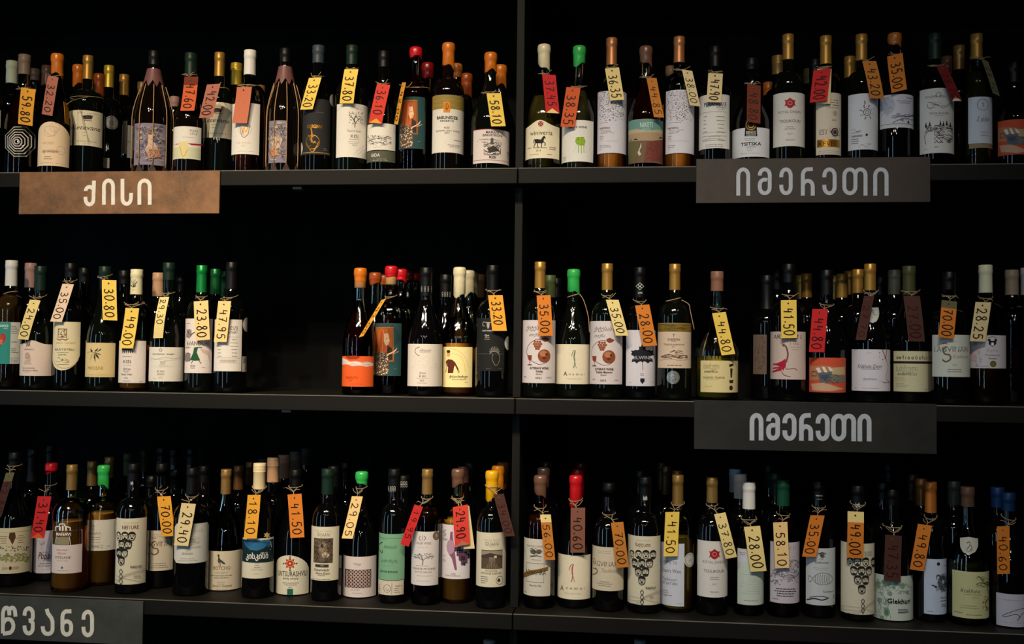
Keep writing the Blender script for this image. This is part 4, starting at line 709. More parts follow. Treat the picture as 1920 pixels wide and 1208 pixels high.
b = B('m1', 795, 120, 122, 'G', 'g', ('plastic', 'dgreen', 215), 'dark green capped bottle with tan label of leaf sprigs', [('m1', 640, 868, 697, 956, (216, 194, 142), [('p', [(680, 740), (700, 760), (690, 770)], 'D'), ('s', [(660, 770), (690, 765), (720, 772), (762, 745)], 3, 'D')]+[('p', [(x, y), (x+dx*.4-5, y+dy*.5), (x+dx, y+dy), (x+dx*.6+5, y+dy*.4)], 'D') for x, y, dx, dy in ((700, 770, -35, 25), (700, 775, -20, 60), (710, 770, 10, 75), (715, 770, 50, 20), (715, 772, 35, 50), (700, 765, -10, -28), (715, 765, 25, -28), (740, 760, 25, -20), (690, 780, -28, 10))]+[('t', 715, 886, 25, 'MIOSNI', (170, 140, 90), {'w': 120}), ('l', 650, 860, 936, 1.5, 'Y')]), ('m1', 0, 0, 1, 1, None, [('d', 634, 710, 36, CRM)])])
tag(b, 'm1', [(768, 220), (880, 225), (885, 528), (778, 525)], '30.80', 'yellow', 'yellow price tag reading 30.80 on the middle shelf')
K('m1', 940, 150, 108, 'B', ('plastic', 'black', 250), 'black capped bottle between the sprig label bottle and the cream capsule bottle', 1)
b = B('m2', 68, 142, 113, 'B', (CG, AMB), ('plastic', (226, 218, 176), 330), 'amber wine bottle with cream capsule and white KISI family label', [('m2', -92, 133, 681, 1000, (222, 212, 204), [('p', [(-45, 740), (30, 740), (32, 752), (-46, 752)], 'DN')]+[('r', -40+i*14, 752, -34+i*14, 775, 'DN') for i in range(6)]+[('t', -5, 728, 11, 'WINERY', 'D', {'w': 50}), ('t', 8, 722, 16, 'ა', 'D'), ('g', -10, 800, 110, 1, 9, 'G'), ('t', -8, 838, 24, 'KISI', 'D', {'w': 60}), ('g', -10, 866, 100, 1, 9, 'L'), ('t', -10, 894, 20, 'ქისი', 'D', {'w': 60}), ('g', -10, 916, 70, 1, 9, 'G'), ('t', -12, 934, 14, 'Family Cellar', 'D', {'w': 90}), ('t', -15, 962, 11, '2018', 'G'), ('g', -10, 985, 100, 1, 9, 'G'), ('g', 95, 988, 26, 1, 8, 'G')]), ('m2', 0, 0, 1, 1, None, [('s', [(45, 270), (30, 225)], 5, 'D'), ('s', [(45, 270), (42, 215)], 5, 'D'), ('s', [(45, 270), (56, 218)], 5, 'D'), ('s', [(45, 270), (68, 232)], 5, 'D'), ('s', [(25, 260), (45, 272), (60, 262)], 5, 'D'), ('g', 44, 294, 40, 1, 9, 'G')])], fill=670)
tag(b, 'm2', [(-18, 433), (84, 436), (38, 740), (-65, 735)], '49.00', 'yellow', 'yellow price tag reading 49.00 on the middle shelf')
K('m2', 232, 168, 112, 'B', ('plastic', 'tan', 345), 'tan capped bottle behind the ploughed field label bottle', 1)
b = B('m2', 312, 92, 128, 'G', 'g', ('plastic', 'dgreen', 220), 'broad dark bottle with white label of a ploughed field', [('m2', 158, 418, 730, 988, (222, 216, 204), [('o', 247, 752, 10, 3, 'D'), ('t', 262, 783, 10, 'CHOTIASHVILI  WINERY', 'K', {'w': 178, 'b': 1}), ('s', [(165, 812), (220, 820), (280, 806), (340, 818), (400, 808)], 2, 'G'), ('s', [(170, 828), (240, 820), (300, 832), (395, 822)], 2, 'L')]+[('s', [(260+dx*.25, 838), (260+dx, 885-abs(dx)*.1)], 1.6, 'G') for dx in range(-100, 125, 12)]+[('t', 246, 912, 14, 'KISI', 'N', {'w': 52}), ('t', 246, 934, 14, '2020', 'N', {'w': 52}), ('g', 246, 955, 40, 2, 9, 'L'), ('g', 200, 968, 50, 1, 8, 'L')])])
tag(b, 'm2', [(240, 352), (310, 350), (265, 660), (190, 662)], '29.30', 'cream', 'cream price tag reading 29.30 on the middle shelf', span=(.04, .68), th=.07, curl=.005)
K('m2', 400, 190, 108, 'B', ('plastic', 'black', 300), 'black capped bottle behind the ploughed field and dancer label bottles', 1)
b = B('m2', 560, 112, 110, 'B', 'g', ('foil', 'gfoil', 315), 'dark bottle with bright green foil capsule and dancer label', [('m2', 420, 634, 514, 926, (222, 212, 206), [('g', 455, 550, 50, 1, 10, 'D'), ('p', [(445, 610), (462, 592), (480, 600), (482, 640), (465, 665), (440, 650)], (150, 130, 128)), ('sk', 462, 628, 22, 32, 14, 3, 'D', 4), ('s', [(470, 650), (490, 625), (508, 618)], 8, 'GN'), ('t', 518, 700, 34, 'AVANDURI', 'D', {'w': 184}), ('t', 452, 733, 14, 'WINERY', 'D', {'w': 60}), ('p', [(540, 735), (615, 760), (615, 845), (600, 790), (560, 770)], (204, 176, 166)), ('p', [(500, 732), (530, 728), (520, 770), (545, 830), (500, 832), (470, 826), (492, 775)], (34, 84, 48)), ('s', [(530, 732), (560, 730)], 6, (34, 84, 48)), ('s', [(490, 832), (480, 850)], 5, 'D'), ('s', [(535, 832), (552, 852)], 5, 'D'), ('p', [(430, 790), (455, 768), (472, 780), (472, 835), (440, 840), (428, 815)], (134, 122, 122)), ('sk', 450, 805, 22, 34, 16, 3, 'D', 6), ('t', 490, 870, 13, 'KISI', 'D', {'w': 36}), ('g', 490, 886, 44, 1, 8, 'D'), ('g', 570, 882, 40, 1, 8, 'L'), ('g', 440, 880, 26, 1, 8, 'L')])])
tag(b, 'm2', [(497, 383), (605, 378), (620, 670), (510, 682)], '23.80', 'peach', 'peach price tag reading 23.80 on the middle shelf')
K('m2', 663, 138, 106, 'B', ('foil', (14, 92, 48), 330), 'green foil capped bottle behind the dancer label bottle, first of two', 1)
K('m2', 730, 155, 104, 'B', ('foil', (16, 78, 44), 345), 'green foil capped bottle tucked behind the black capsule beside tag 47.95', 2)
b = B('m2', 787, 88, 122, 'B', 'k', ('plastic', 'black', 290), 'dark bottle with black capsule and white WINERY form label on the middle shelf', [('m2', 653, 858, 520, 912, (220, 214, 206), [('t', 752, 586, 30, 'BABUNIDZE', 'D', {'w': 156}), ('t', 790, 618, 20, 'WINERY', 'D', {'w': 76})]+FORM(755, 652, 175, 150, 6)+[('g', 755, 832, 160, 2, 14, 'P')]), ('m2', 862, 905, 800, 915, (214, 210, 200), [('l', 866, 900, y, 2, 'D') for y in range(806, 850, 6)]+[('g', 884, 865, 30, 4, 11, 'L')]), ('m2', 0, 0, 1, 1, None, [('d', 896, 560, 56, WH), ('o', 896, 560, 44, 2, 'L')])])
tag(b, 'm2', [(683, 380), (778, 382), (745, 690), (648, 690)], '47.95', 'peach', 'peach price tag reading 47.95 on the middle shelf')
# group left of the upright
b = B('m3', 226, 90, 124, 'G', (CG, (92, 26, 14)), ('wax', 'orange', 190), 'rose bottle with orange wax top and orange label torn in white', [('m3', 78, 322, 758, 988, (226, 92, 34), [('p', [(80, 765), (110, 778), (150, 800), (190, 796), (240, 806), (280, 800), (320, 812), (320, 830), (270, 836), (220, 828), (170, 834), (120, 818), (80, 822)], (226, 206, 196)), ('p', [(110, 760), (180, 752), (225, 762), (200, 780), (140, 782)], (150, 50, 20)), ('sk', 200, 815, 110, 18, 24, 2, (196, 170, 160), 3), ('t', 155, 915, 20, 'Simply Kisi', (170, 60, 20), {'i': 1, 'w': 110}), ('s', [(130, 925), (150, 945), (170, 920)], 3, (170, 60, 20)), ('g', 200, 968, 140, 1, 9, (180, 70, 30))])], fill=420, extra=('band', 240, (170, 124, 84)))
b = B('m3', 459, 75, 116, 'B', (CG, RED), ('wax', 'red', 152), 'dark red bottle with red wax top and teal portrait label on the middle shelf', [lady('m3', 328, 532, 508, 906)], fill=470, extra=('band', 215, (190, 148, 96)))
tag(b, 'm3', [(388, 335), (412, 322), (252, 605), (208, 615)], '42.00', 'amber', 'amber price tag turned edge-on at the portrait bottle, middle shelf', turn=-1, ends=0, more=', middle shelf')
K('m3', 338, 124, 116, 'G', ('wax', 'dorange', 205), 'orange waxed bottle right behind the orange and portrait label bottles', 1, (CG, (92, 26, 14)), fill=450)
K('m3', 404, 140, 112, 'G', ('wax', 'dorange', 215), 'orange waxed bottle two places behind the portrait label bottle', 2, (CG, (92, 26, 14)), fill=450)
K('m3', 533, 98, 110, 'B', ('wax', 'red', 190), 'red waxed bottle first behind the middle portrait bottle', 1, (CG, RED), fill=470)
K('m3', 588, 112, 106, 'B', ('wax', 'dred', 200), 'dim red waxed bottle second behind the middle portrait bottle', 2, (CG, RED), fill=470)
K('m3', 637, 130, 103, 'B', ('wax', 'red', 190), 'red waxed bottle third behind the middle portrait bottle', 3, (CG, RED), fill=470)
CHAIN = lambda x, y, w: [('o', x+dx*w, y+dy, 10, 3, (196, 196, 190)) for dx in (-.4, -.13, .13, .4) for dy in (-9, 9)]
B('m3', 722, 88, 130, 'G', 'k', ('plastic', 'black', 300), 'broad dark bottle with chain pattern on its black capsule and plain white label', [('m3', 583, 841, 665, 986, (220, 210, 198), [('s', [(672, 688), (645, 700), (638, 725), (655, 748), (672, 752)], 5, 'G'), ('t', 715, 712, 22, 'Alkhanishi', 'G', {'i': 1, 'w': 90}), ('t', 715, 730, 9, 'FRIENDS', 'L', {'w': 80})]+[('g', 712, 760+i*17, 230, 1, 12, (206, 196, 186)) for i in range(6)]+[('s', [(790, 815), (797, 825)], 3, 'G'), ('t', 692, 884, 16, 'ქისი', 'K', {'w': 50}), ('t', 692, 909, 13, 'KISI', 'K', {'w': 46}), ('g', 690, 924, 100, 1, 8, 'G'), ('t', 690, 941, 13, '2020', 'K', {'w': 32}), ('g', 690, 960, 90, 1, 8, 'G')]), ('m3', 0, 0, 1, 1, None, CHAIN(724, 250, 80))])
K('m3', 870, 140, 118, 'G', ('plastic', 'black', 310), 'black chain pattern capped bottle behind the broad white label bottle', 1, labs=[('m3', 0, 0, 1, 1, None, CHAIN(872, 292, 60))])
B('m3', 975, 84, 134, 'G', (CG, AMB), ('wax', 'cream', 285), 'amber bottle with cream wax top and cream label of a man in brown', [('m3', 847, 1068, 688, 992, (240, 224, 160), [('e', 890, 740, 16, 24, (206, 158, 112)), ('e', 890, 722, 17, 12, 'DN'), ('p', [(872, 795), (890, 780), (920, 785), (945, 810), (932, 840), (925, 885), (885, 886), (888, 840), (870, 820)], (92, 40, 26)), ('s', [(930, 800), (955, 845), (968, 880)], 12, (92, 40, 26)), ('s', [(876, 810), (878, 850), (868, 880)], 9, (190, 150, 110)), ('s', [(962, 860), (970, 885)], 8, (190, 150, 110)), ('s', [(900, 700), (960, 715), (1010, 760), (1040, 840)], 2, 'Y'), ('s', [(920, 735), (980, 760), (1010, 820), (1015, 880)], 2, 'Y'), ('t', 965, 911, 17, 'ქისი-ხიხვი', 'K', {'b': 1, 'w': 146}), ('t', 970, 933, 10, 'KISI-KHIKHVI', 'N', {'w': 110}), ('t', 1022, 954, 8, '2018', 'D')])], fill=660)
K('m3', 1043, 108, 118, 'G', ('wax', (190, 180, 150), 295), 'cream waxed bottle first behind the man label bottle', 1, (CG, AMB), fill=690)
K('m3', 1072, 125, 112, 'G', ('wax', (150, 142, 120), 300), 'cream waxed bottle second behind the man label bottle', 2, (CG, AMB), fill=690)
K('m3', 1123, 140, 108, 'B', ('plastic', (186, 142, 88), 315), 'tan capped bottle between the cream wax bottle and the black label bottle', 2)
K('m3', 880+300, 120, 104, 'B', ('plastic', 'black', 280), 'black capped bottle behind the black label bottle', 3)
b = B('m3', 1226, 70, 124, 'B', 'k', ('plastic', 'black', 285), 'black bottle with black label of goat head and rayed eye', [('m3', 1106, 1312, 470, 870, (26, 27, 26), [('p', [(1178, 500), (1202, 500), (1198, 540), (1188, 552), (1180, 535)], 'L'), ('s', [(1180, 505), (1155, 500), (1150, 525), (1165, 530)], 5, 'L'), ('s', [(1202, 505), (1225, 500), (1228, 525), (1215, 530)], 5, 'L'), ('t', 1180, 565, 11, 'GOAT HORN', 'W', {'w': 76}), ('t', 1180, 600, 14, 'Qvi', 'W', {'w': 34}), ('g', 1182, 618, 46, 2, 12, 'L'), ('l', 1115, 1305, 740, 2, (110, 108, 100)), ('s', [(1200, 738), (1225, 722), (1250, 725), (1272, 738)], 4, 'L')]+[('s', [(1236+24*math.cos(a), 732-16*math.sin(a)), (1236+40*math.cos(a), 732-48*math.sin(a))], 3, 'L') for a in [.25+k*.33 for k in range(9)]]+[('s', [(1225, 742), (1218, 775), (1232, 810), (1250, 828), (1268, 805), (1276, 770), (1268, 742)], 3, (150, 130, 100)), ('g', 1190, 852, 40, 1, 9, 'G'), ('g', 1280, 852, 40, 1, 9, 'G')]), ('m3', 0, 0, 1, 1, None, [('d', 1338, 660, 54, WH), ('o', 1338, 660, 42, 2, 'L')])])
tag(b, 'm3', [(1190, 298), (1297, 295), (1332, 567), (1218, 565)], '33.20', 'amber', 'amber orange price tag reading 33.20 on the middle shelf', span=(.16, .85))
# right bay
def kit(c, x0, x1, y0, y1, cx, cy, sub, yr):
    RB = (150, 76, 44)
    return (c, x0, x1, y0, y1, (214, 204, 204), [('t', (x0+x1)/2, y0+54, 30, 'ქიტესას ღვ', 'K', {'i': 1, 'w': 190}), ('t', cx-30, y0+104, 20, 'თიქნა', 'K', {'i': 1, 'w': 84}), ('s', [(cx+40, cy-80), (cx-20, cy-85), (cx-72, cy-45), (cx-84, cy+10), (cx-60, cy+60), (cx, cy+92)], 4, (96, 52, 34)), ('s', [(cx, cy+92), (cx+50, cy+80), (cx+75, cy+40)], 3, (96, 52, 34))]+[('d', cx-10+dx, cy-70+dy, 8.5, RB) for dx, dy in ((-18, 0), (0, 0), (18, 0), (-24, 16), (-8, 16), (10, 16), (26, 16), (-16, 32), (0, 32), (16, 32), (-8, 48), (8, 48))]+[('p', [(cx+20, cy-95), (cx+45, cy-105), (cx+60, cy-95), (cx+75, cy-90), (cx+60, cy-75), (cx+40, cy-70), (cx+25, cy-78)], (130, 66, 40)), ('d', cx+38, cy+30, 46, (140, 72, 42)), ('e', cx+32, cy+15, 26, 22, (180, 120, 84)), ('e', cx+52, cy+20, 8, 10, (86, 40, 26)), ('e', cx+36, cy+45, 14, 9, (96, 44, 28)), ('p', [(cx-75, cy+25), (cx-48, cy+25), (cx-50, cy+55), (cx-62, cy+62), (cx-73, cy+52)], (140, 60, 36)), ('s', [(cx-62, cy+60), (cx-62, cy+90)], 4, 'N'), ('l', cx-76, cx-48, cy+92, 5, 'N'), ('t', cx+3, cy+116, 15, "KITERA'S WINE", (96, 56, 40), {'w': 132, 'b': 1}), ('t', cx+2, cy+138, 13, sub[0], 'K', {'b': 1, 'w': sub[1]}), ('t', cx, cy+157, 12, 'Qvevri', 'K', {'w': 42}), ('t', cx-3, yr, 13, sub[2], 'D', {'w': 42}), ('g', x0+30, yr-8, 44, 1, 10, 'D'), ('g', x1-45, yr-2, 56, 1, 10, 'G')])
b = B('m4', 200, 80, 118, 'B', 'g', ('foil', 'gold', 265), 'gold capped bottle with grape and pomegranate label next to the upright', [kit('m4', 66, 304, 492, 938, 190, 715, ('Tsitska', 50, '2021'), 900)])
tag(b, 'm4', [(175, 318), (272, 315), (290, 603), (192, 605)], '35.00', 'orange', 'orange price tag reading 35.00 on the middle shelf')
K('m4', 268, 175, 104, 'B', ('plastic', (70, 84, 50), 330), 'olive green capped bottle behind the first pomegranate label bottle', 1)
K('m4', 312, 195, 98, 'B', ('plastic', 'black', 330), 'black capped bottle between the first pomegranate and green wax bottles', 2)
def anem(c, x0, x1, y0, y1, cx, fy0, col, yt, col2):
    X, s = cx, (yt-fy0)/170
    return (c, x0, x1, y0, y1, (226, 216, 190), [('s', [(X-18, fy0+45*s), (X-10, fy0+15*s), (X-2, fy0+5*s), (X+10, fy0+3*s)], 4, col), ('s', [(X+8, fy0+5*s), (X+2, fy0+40*s), (X+4, fy0+70*s), (X+2, fy0+100*s), (X-4, fy0+130*s)], 5, col), ('s', [(X+2, fy0+10*s), (X-4, fy0+55*s), (X+6, fy0+90*s), (X+14, fy0+130*s)], 3, col), ('s', [(X-12, fy0+130*s), (X+16, fy0+130*s)], 3, col2), ('t', X-62, yt, 30, 'A', (110, 80, 52), {'b': 1, 'w': 30}), ('t', X+20, yt+4, 20, 'n e m o i', (110, 80, 52), {'w': 116}), ('t', X-2, yt+38, 9, 'TSOLIKOURI', 'L', {'w': 110})])
b = B('m4', 437, 130, 122, 'G', 'g', ('wax', 'green', 305), 'dark bottle with green wax top and cream label of a thin green bird stroke', [anem('m4', 311, 551, 663, 946, 440, 705, (70, 96, 56), 870, 'G')])
twine(b, 318, 'thin twine with a long end on the green wax bottle, middle shelf', [(480, 310), (510, 360), (540, 470), (548, 580)])
b = B('m4', 675, 92, 117, 'B', 'g', ('foil', 'gold', 278), 'gold capped bottle with grape and pomegranate label under the cream tag', [kit('m4', 552, 780, 499, 947, 648, 722, ('Tsitska Maraveri', 118, '2022'), 918)])
tag(b, 'm4', [(663, 345), (755, 352), (823, 600), (735, 605)], '35.00', 'cream', 'cream price tag reading 35.00 on the middle shelf')
b = B('m4', 905, 118, 113, 'B', 'k', ('plastic', 'black', 330), 'dark bottle with black diamond capsule and white vine leaf label', [('m4', 808, 1027, 563, 960, (216, 212, 220), [('p', [(922, 660), (934, 682), (946, 678), (944, 698), (956, 706), (970, 702), (984, 710), (1002, 706), (994, 722), (1002, 736), (984, 746), (974, 757), (992, 768), (997, 790), (976, 786), (962, 800), (946, 788), (934, 784), (922, 792), (910, 784), (898, 788), (882, 800), (868, 786), (847, 790), (852, 768), (870, 757), (860, 746), (842, 736), (850, 722), (842, 706), (860, 710), (874, 702), (888, 706), (900, 698), (898, 678), (910, 682)], (28, 30, 38)), ('s', [(924, 785), (926, 846)], 4, (28, 30, 38)), ('t', 922, 757, 24, 'LILWINE', (196, 196, 204), {'w': 136}), ('g', 920, 872, 40, 2, 11, 'G'), ('p', [(908, 905), (937, 905), (938, 925), (922, 945), (907, 925)], (28, 30, 38)), ('g', 838, 935, 30, 1, 9, 'L'), ('g', 995, 930, 40, 1, 9, 'L')]), ('m4', 0, 0, 1, 1, None, [('s', [(905, 229), (929, 253), (905, 277), (881, 253), (905, 229)], 4, 'W', False), ('s', [(893, 241), (917, 265)], 4, 'W'), ('s', [(917, 241), (893, 265)], 4, 'W'), ('t', 907, 299, 14, 'LILWINE', 'W', {'w': 74})])])
tag(b, 'm4', [(872, 390), (970, 380), (1028, 672), (925, 678)], '28.00', 'orange', 'orange price tag reading 28.00 on the middle shelf')
b = B('m4', 1153, 95, 120, 'B', 'g', ('foil', 'gold', 278), 'gold capped bottle with silver seal below a cream landscape label', [('m4', 1034, 1266, 513, 832, (214, 192, 168), [('r', 1034, 514, 1266, 575, (130, 106, 42)), ('sk', 1150, 545, 108, 24, 36, 3, (96, 78, 30), 4), ('t', 1145, 600, 22, 'I', 'D'), ('l', 1136, 1154, 592, 2, 'D'), ('t', 1145, 629, 18, 'SHERMA', 'N', {'w': 90}), ('g', 1145, 642, 70, 1, 8, 'L'), ('t', 1145, 664, 12, 'TSOLIKOURI & KRAKHUNA', 'N', {'w': 152}), ('t', 1143, 680, 9, '2019', 'G'), ('sk', 1165, 715, 44, 12, 14, 3, 'N', 5), ('s', [(1055, 750), (1085, 740), (1120, 735), (1160, 755), (1210, 740), (1240, 755)], 3, 'N'), ('sk', 1150, 750, 90, 12, 20, 3, 'N', 6), ('s', [(1050, 775), (1120, 765), (1180, 775), (1250, 768)], 2, 'L'), ('g', 1150, 812, 180, 1, 10, 'N')]), ('m4', 0, 0, 1, 1, None, [('d', 1140, 898, 46, 'AG'), ('o', 1140, 898, 38, 3, 'D'), ('sk', 1140, 898, 24, 24, 20, 2.5, 'D', 3), ('o', 1140, 898, 28, 2, 'G')])])
twine(b, 345, 'knotted twine with a long end on the silver seal bottle, middle shelf', [(1200, 350), (1250, 380), (1262, 430), (1290, 560)])
b = B('m5', 165, 118, 118, 'G', (CG, (206, 176, 60)), ('plastic', (140, 98, 78), 228), 'pale ribbed shoulder bottle with brown stopper and small cream label with brown marks', [('m5', 72, 285, 624, 804, (222, 206, 150), [('t', 130, 655, 30, 'ბიბინეული', (130, 110, 60), {'w': 92}), ('t', 130, 686, 11, 'BABENEULI', 'D', {'b': 1, 'w': 80}), ('t', 145, 720, 11, 'ALADASTURI - TSOLIKOURI', 'N', {'b': 1, 'w': 124}), ('g', 135, 732, 100, 1, 8, 'L'), ('t', 115, 768, 12, 'Qvevri', 'Y', {'i': 1}), ('p', [(232, 645), (255, 640), (258, 652), (235, 660)], 'DN'), ('p', [(238, 668), (252, 668), (248, 720), (240, 720)], 'DN'), ('p', [(232, 735), (256, 732), (254, 750), (236, 752)], 'DN'), ('e', 243, 778, 13, 14, 'DN')])], fill=598, sh=(.36, .72)); b.ribs = (540, 606)
tag(b, 'm5', [(137, 355), (213, 348), (268, 585), (190, 595)], '44.80', 'yellow', 'yellow price tag reading 44.80 on the middle shelf')
b = B('m5', 571, 76, 100, 'B', 'k', ('plastic', 'black', 180), 'dark bottle with white hand drawn red flamingo label', [('m5', 457, 665, 459, 730, (206, 186, 176), [('t', 560, 487, 26, 'ARTEVAN', 'K', {'w': 170}), ('t', 600, 525, 20, 'Tita', (150, 130, 124), {'w': 60}), ('g', 610, 548, 80, 2, 14, (176, 156, 150)), ('s', [(535, 535), (555, 545), (566, 590), (555, 635)], 9, (120, 70, 66)), ('p', [(532, 530), (545, 526), (552, 540), (538, 545)], (150, 90, 76)), ('p', [(552, 612), (556, 650), (540, 680), (520, 660), (500, 640), (530, 628)], (176, 30, 56)), ('p', [(540, 640), (485, 640), (482, 646), (530, 656)], (176, 30, 56)), ('p', [(535, 655), (482, 664), (484, 670), (530, 668)], (190, 40, 66)), ('p', [(530, 665), (478, 684), (484, 690), (530, 680)], (176, 30, 56)), ('s', [(550, 655), (560, 672), (600, 668), (618, 678)], 3, (110, 40, 46)), ('s', [(530, 680), (545, 705), (580, 714)], 3, (110, 40, 46)), ('t', 470, 560, 12, 'rn', 'L')])])
tag(b, 'm5', [(527, 282), (613, 280), (618, 495), (527, 497)], '41.50', 'yellow', 'yellow price tag reading 41.50 on the middle shelf')
K('m5', 447, 140, 92, 'B', ('plastic', 'black', 330), 'dark bottle with dim brown label behind the flamingo label bottle', 1, labs=[('m5', 370, 446, 476, 700, (110, 92, 78), [('sk', 410, 580, 28, 90, 20, 3, (70, 56, 48), 3)])])
K('m5', 505, 115, 90, 'B', ('plastic', 'black', 220), 'black capped bottle directly behind the flamingo label bottle', 2)
gs = [('m5', 640, 140, 3, 'first from the flamingo bottle'), ('m5', 672, 130, 2, 'second from the flamingo bottle'), ('m5', 830, 142, 3, 'just past the bare neck of the red tag'), ('m5', 872, 132, 2, 'second past the red tag'), ('m5', 915, 115, 3, 'third past the red tag'), ('m5', 963, 106, 1, 'widest of the row past the red tag')]
for c, x, y, k_, d in gs: K(c, x, y, 86, 'B', ('foil', 'gold', y+134), 'gold capped bottle in the back row, '+d, k_)
b = B('m5', 785, 110, 106, 'G', 'k', ('plastic', 'black', 250), 'dark bottle with orange red patchwork label on the middle shelf', [patchwork('m5', 687, 893, 607, 804)])
tag(b, 'm5', [(707, 330), (790, 332), (775, 577), (683, 575)], '44.80', 'red', 'red price tag reading 44.80 on the middle shelf')
b = B('m6', 125, 75, 108, 'G', 'k', ('foil', 'gold', 225), 'gold capped dark bottle with shield seal and Krakhuna script label', [('m6', 22, 237, 560, 796, (214, 210, 218), [('t', 120, 578, 9, '2021', 'L'), ('t', 125, 655, 24, 'Krakhuna Qvevri', 'K', {'i': 1, 'w': 140}), ('l', 75, 180, 672, 2, 'D'), ('t', 125, 727, 12, 'dzelshavi', (90, 100, 130), {'i': 1, 'w': 80}), ('s', [(90, 738), (140, 735)], 3, (120, 140, 170))]+[('s', [(212, 610), (212+38*math.cos(a), 590+34*math.sin(a))], 5, (150, 66, 46)) for a in [k*.7 for k in range(9)]]+[('s', [(210, 600), (225, 660), (215, 720), (235, 750)], 3, (170, 110, 96)), ('sk', 205, 742, 28, 8, 10, 2, (160, 110, 96), 3), ('g', 45, 778, 30, 1, 8, 'G'), ('g', 130, 780, 110, 1, 8, 'L')]), ('m6', 0, 0, 1, 1, None, [('p', [(122, 325), (172, 322), (172, 380), (160, 402), (140, 410), (120, 405)], (196, 196, 190)), ('sk', 148, 362, 16, 26, 14, 3, 'G', 4)])])
tag(b, 'm6', [(97, 255), (142, 260), (108, 505), (37, 508)], '27.70', 'brown', 'dark brown price tag reading 27.70 over the Krakhuna script bottle, middle shelf')
K('m6', 10, 115, 84, 'B', ('foil', 'gold', 255), 'gold capped bottle hiding behind the dark brown 27.70 tag', 3)
K('m6', 262, 110, 90, 'B', ('plastic', (70, 74, 66), 248), 'grey green capped bottle behind the band label bottle', 1)
K('m6', 180, 150, 90, 'B', ('plastic', 'black', 250), 'black capped bottle behind the Krakhuna script bottle', 1)
b = B('m6', 345, 88, 108, 'G', 'k', ('plastic', 'olive', 250), 'dark bottle with olive capsule and pale green label crossed by a black line', [('m6', 259, 471, 570, 800, (204, 200, 164), [('t', 370, 605, 22, 'ow f ı o o ɐ u f u ɐ', 'DN', {'w': 190, 'b': 1}), ('r', 259, 627, 471, 641, 'K'), ('t', 330, 668, 34, 'ბაბენეული', (140, 136, 108), {'w': 118}), ('t', 335, 700, 14, 'BABENEULI', 'D', {'w': 104}), ('g', 300, 722, 70, 2, 12, 'Y', 'l'), ('g', 310, 752, 80, 3, 10, 'L', 'l'), ('g', 440, 788, 36, 1, 8, 'G')])])
tag(b, 'm6', [(315, 255), (405, 258), (437, 515), (340, 515)], '27.00', 'brown', 'dark brown price tag')
b = B('m6', 572, 120, 108, 'B', 'k', ('plastic', 'black', 220), 'dark bottle with black capsule and long lettered white label on the middle shelf', [('m6', 478, 691, 477, 716, (200, 202, 192), [('t', 590, 558, 32, 'LAGVINARI', (96, 92, 84), {'w': 204}), ('s', [(560, 545), (540, 560), (548, 585), (575, 592), (580, 615), (555, 630), (535, 618)], 9, (110, 92, 72)), ('s', [(538, 530), (550, 524), (562, 530)], 5, 'R'), ('t', 640, 600, 22, 'Krakhuna', (150, 130, 110), {'i': 1, 'w': 96}), ('g', 600, 515, 60, 1, 9, 'L'), ('t', 605, 648, 9, '2017', 'G'), ('g', 605, 675, 110, 2, 12, 'G')])])
tag(b, 'm6', [(533, 280), (615, 290), (600, 500), (508, 490)], '70.00', 'orange', 'orange price tag reading 70.00 with olive top on the middle shelf', top=('olive', .2), span=(.22, .97))  # olive top is the shelf edge's shadow put into the paper colour
b = B('m6', 779, 82, 107, 'B', (CG, (190, 120, 50)), ('plastic', (206, 206, 176), 238), 'amber bottle with pale capsule and bear head label under tag 28.25', [('m6', 692, 895, 480, 667, (204, 198, 204), [('p', [(798, 512), (838, 512), (840, 530), (818, 546), (796, 530)], 'K'), ('d', 800, 508, 8, 'K'), ('d', 836, 508, 8, 'K'), ('e', 818, 530, 8, 10, 'W'), ('s', [(796, 495), (818, 488), (840, 495)], 4, 'G'), ('t', 818, 566, 14, 'მურა', 'L', {'w': 60}), ('t', 820, 592, 11, 'Tsolikouri', 'G', {'w': 84}), ('t', 820, 611, 9, 'Amber', 'K', {'w': 46}), ('d', 822, 642, 18, (116, 106, 40)), ('o', 822, 642, 12, 2, (70, 64, 26)), ('e', 715, 605, 18, 22, (206, 176, 176)), ('e', 740, 560, 12, 16, (206, 180, 180)), ('sk', 730, 600, 30, 50, 16, 2, (190, 150, 150), 3), ('g', 760, 655, 90, 1, 8, 'L')])], fill=470)
tag(b, 'm6', [(722, 290), (812, 295), (778, 515), (690, 515)], '28.25', 'pale', 'beige price tag reading 28.25 on the middle shelf', span=(.14, .97))
K('m6', 928, 110, 98, 'B', ('plastic', (150, 132, 112), 250), 'greyish tan capped bottle behind the bear head bottle', 1, (CG, (110, 60, 30)), fill=560)
K('m6', 1015, 98, 98, 'B', ('plastic', (190, 188, 190), 250), 'whitish capped bottle at the far end of the middle shelf', 1, (CG, (110, 60, 30)), fill=560)
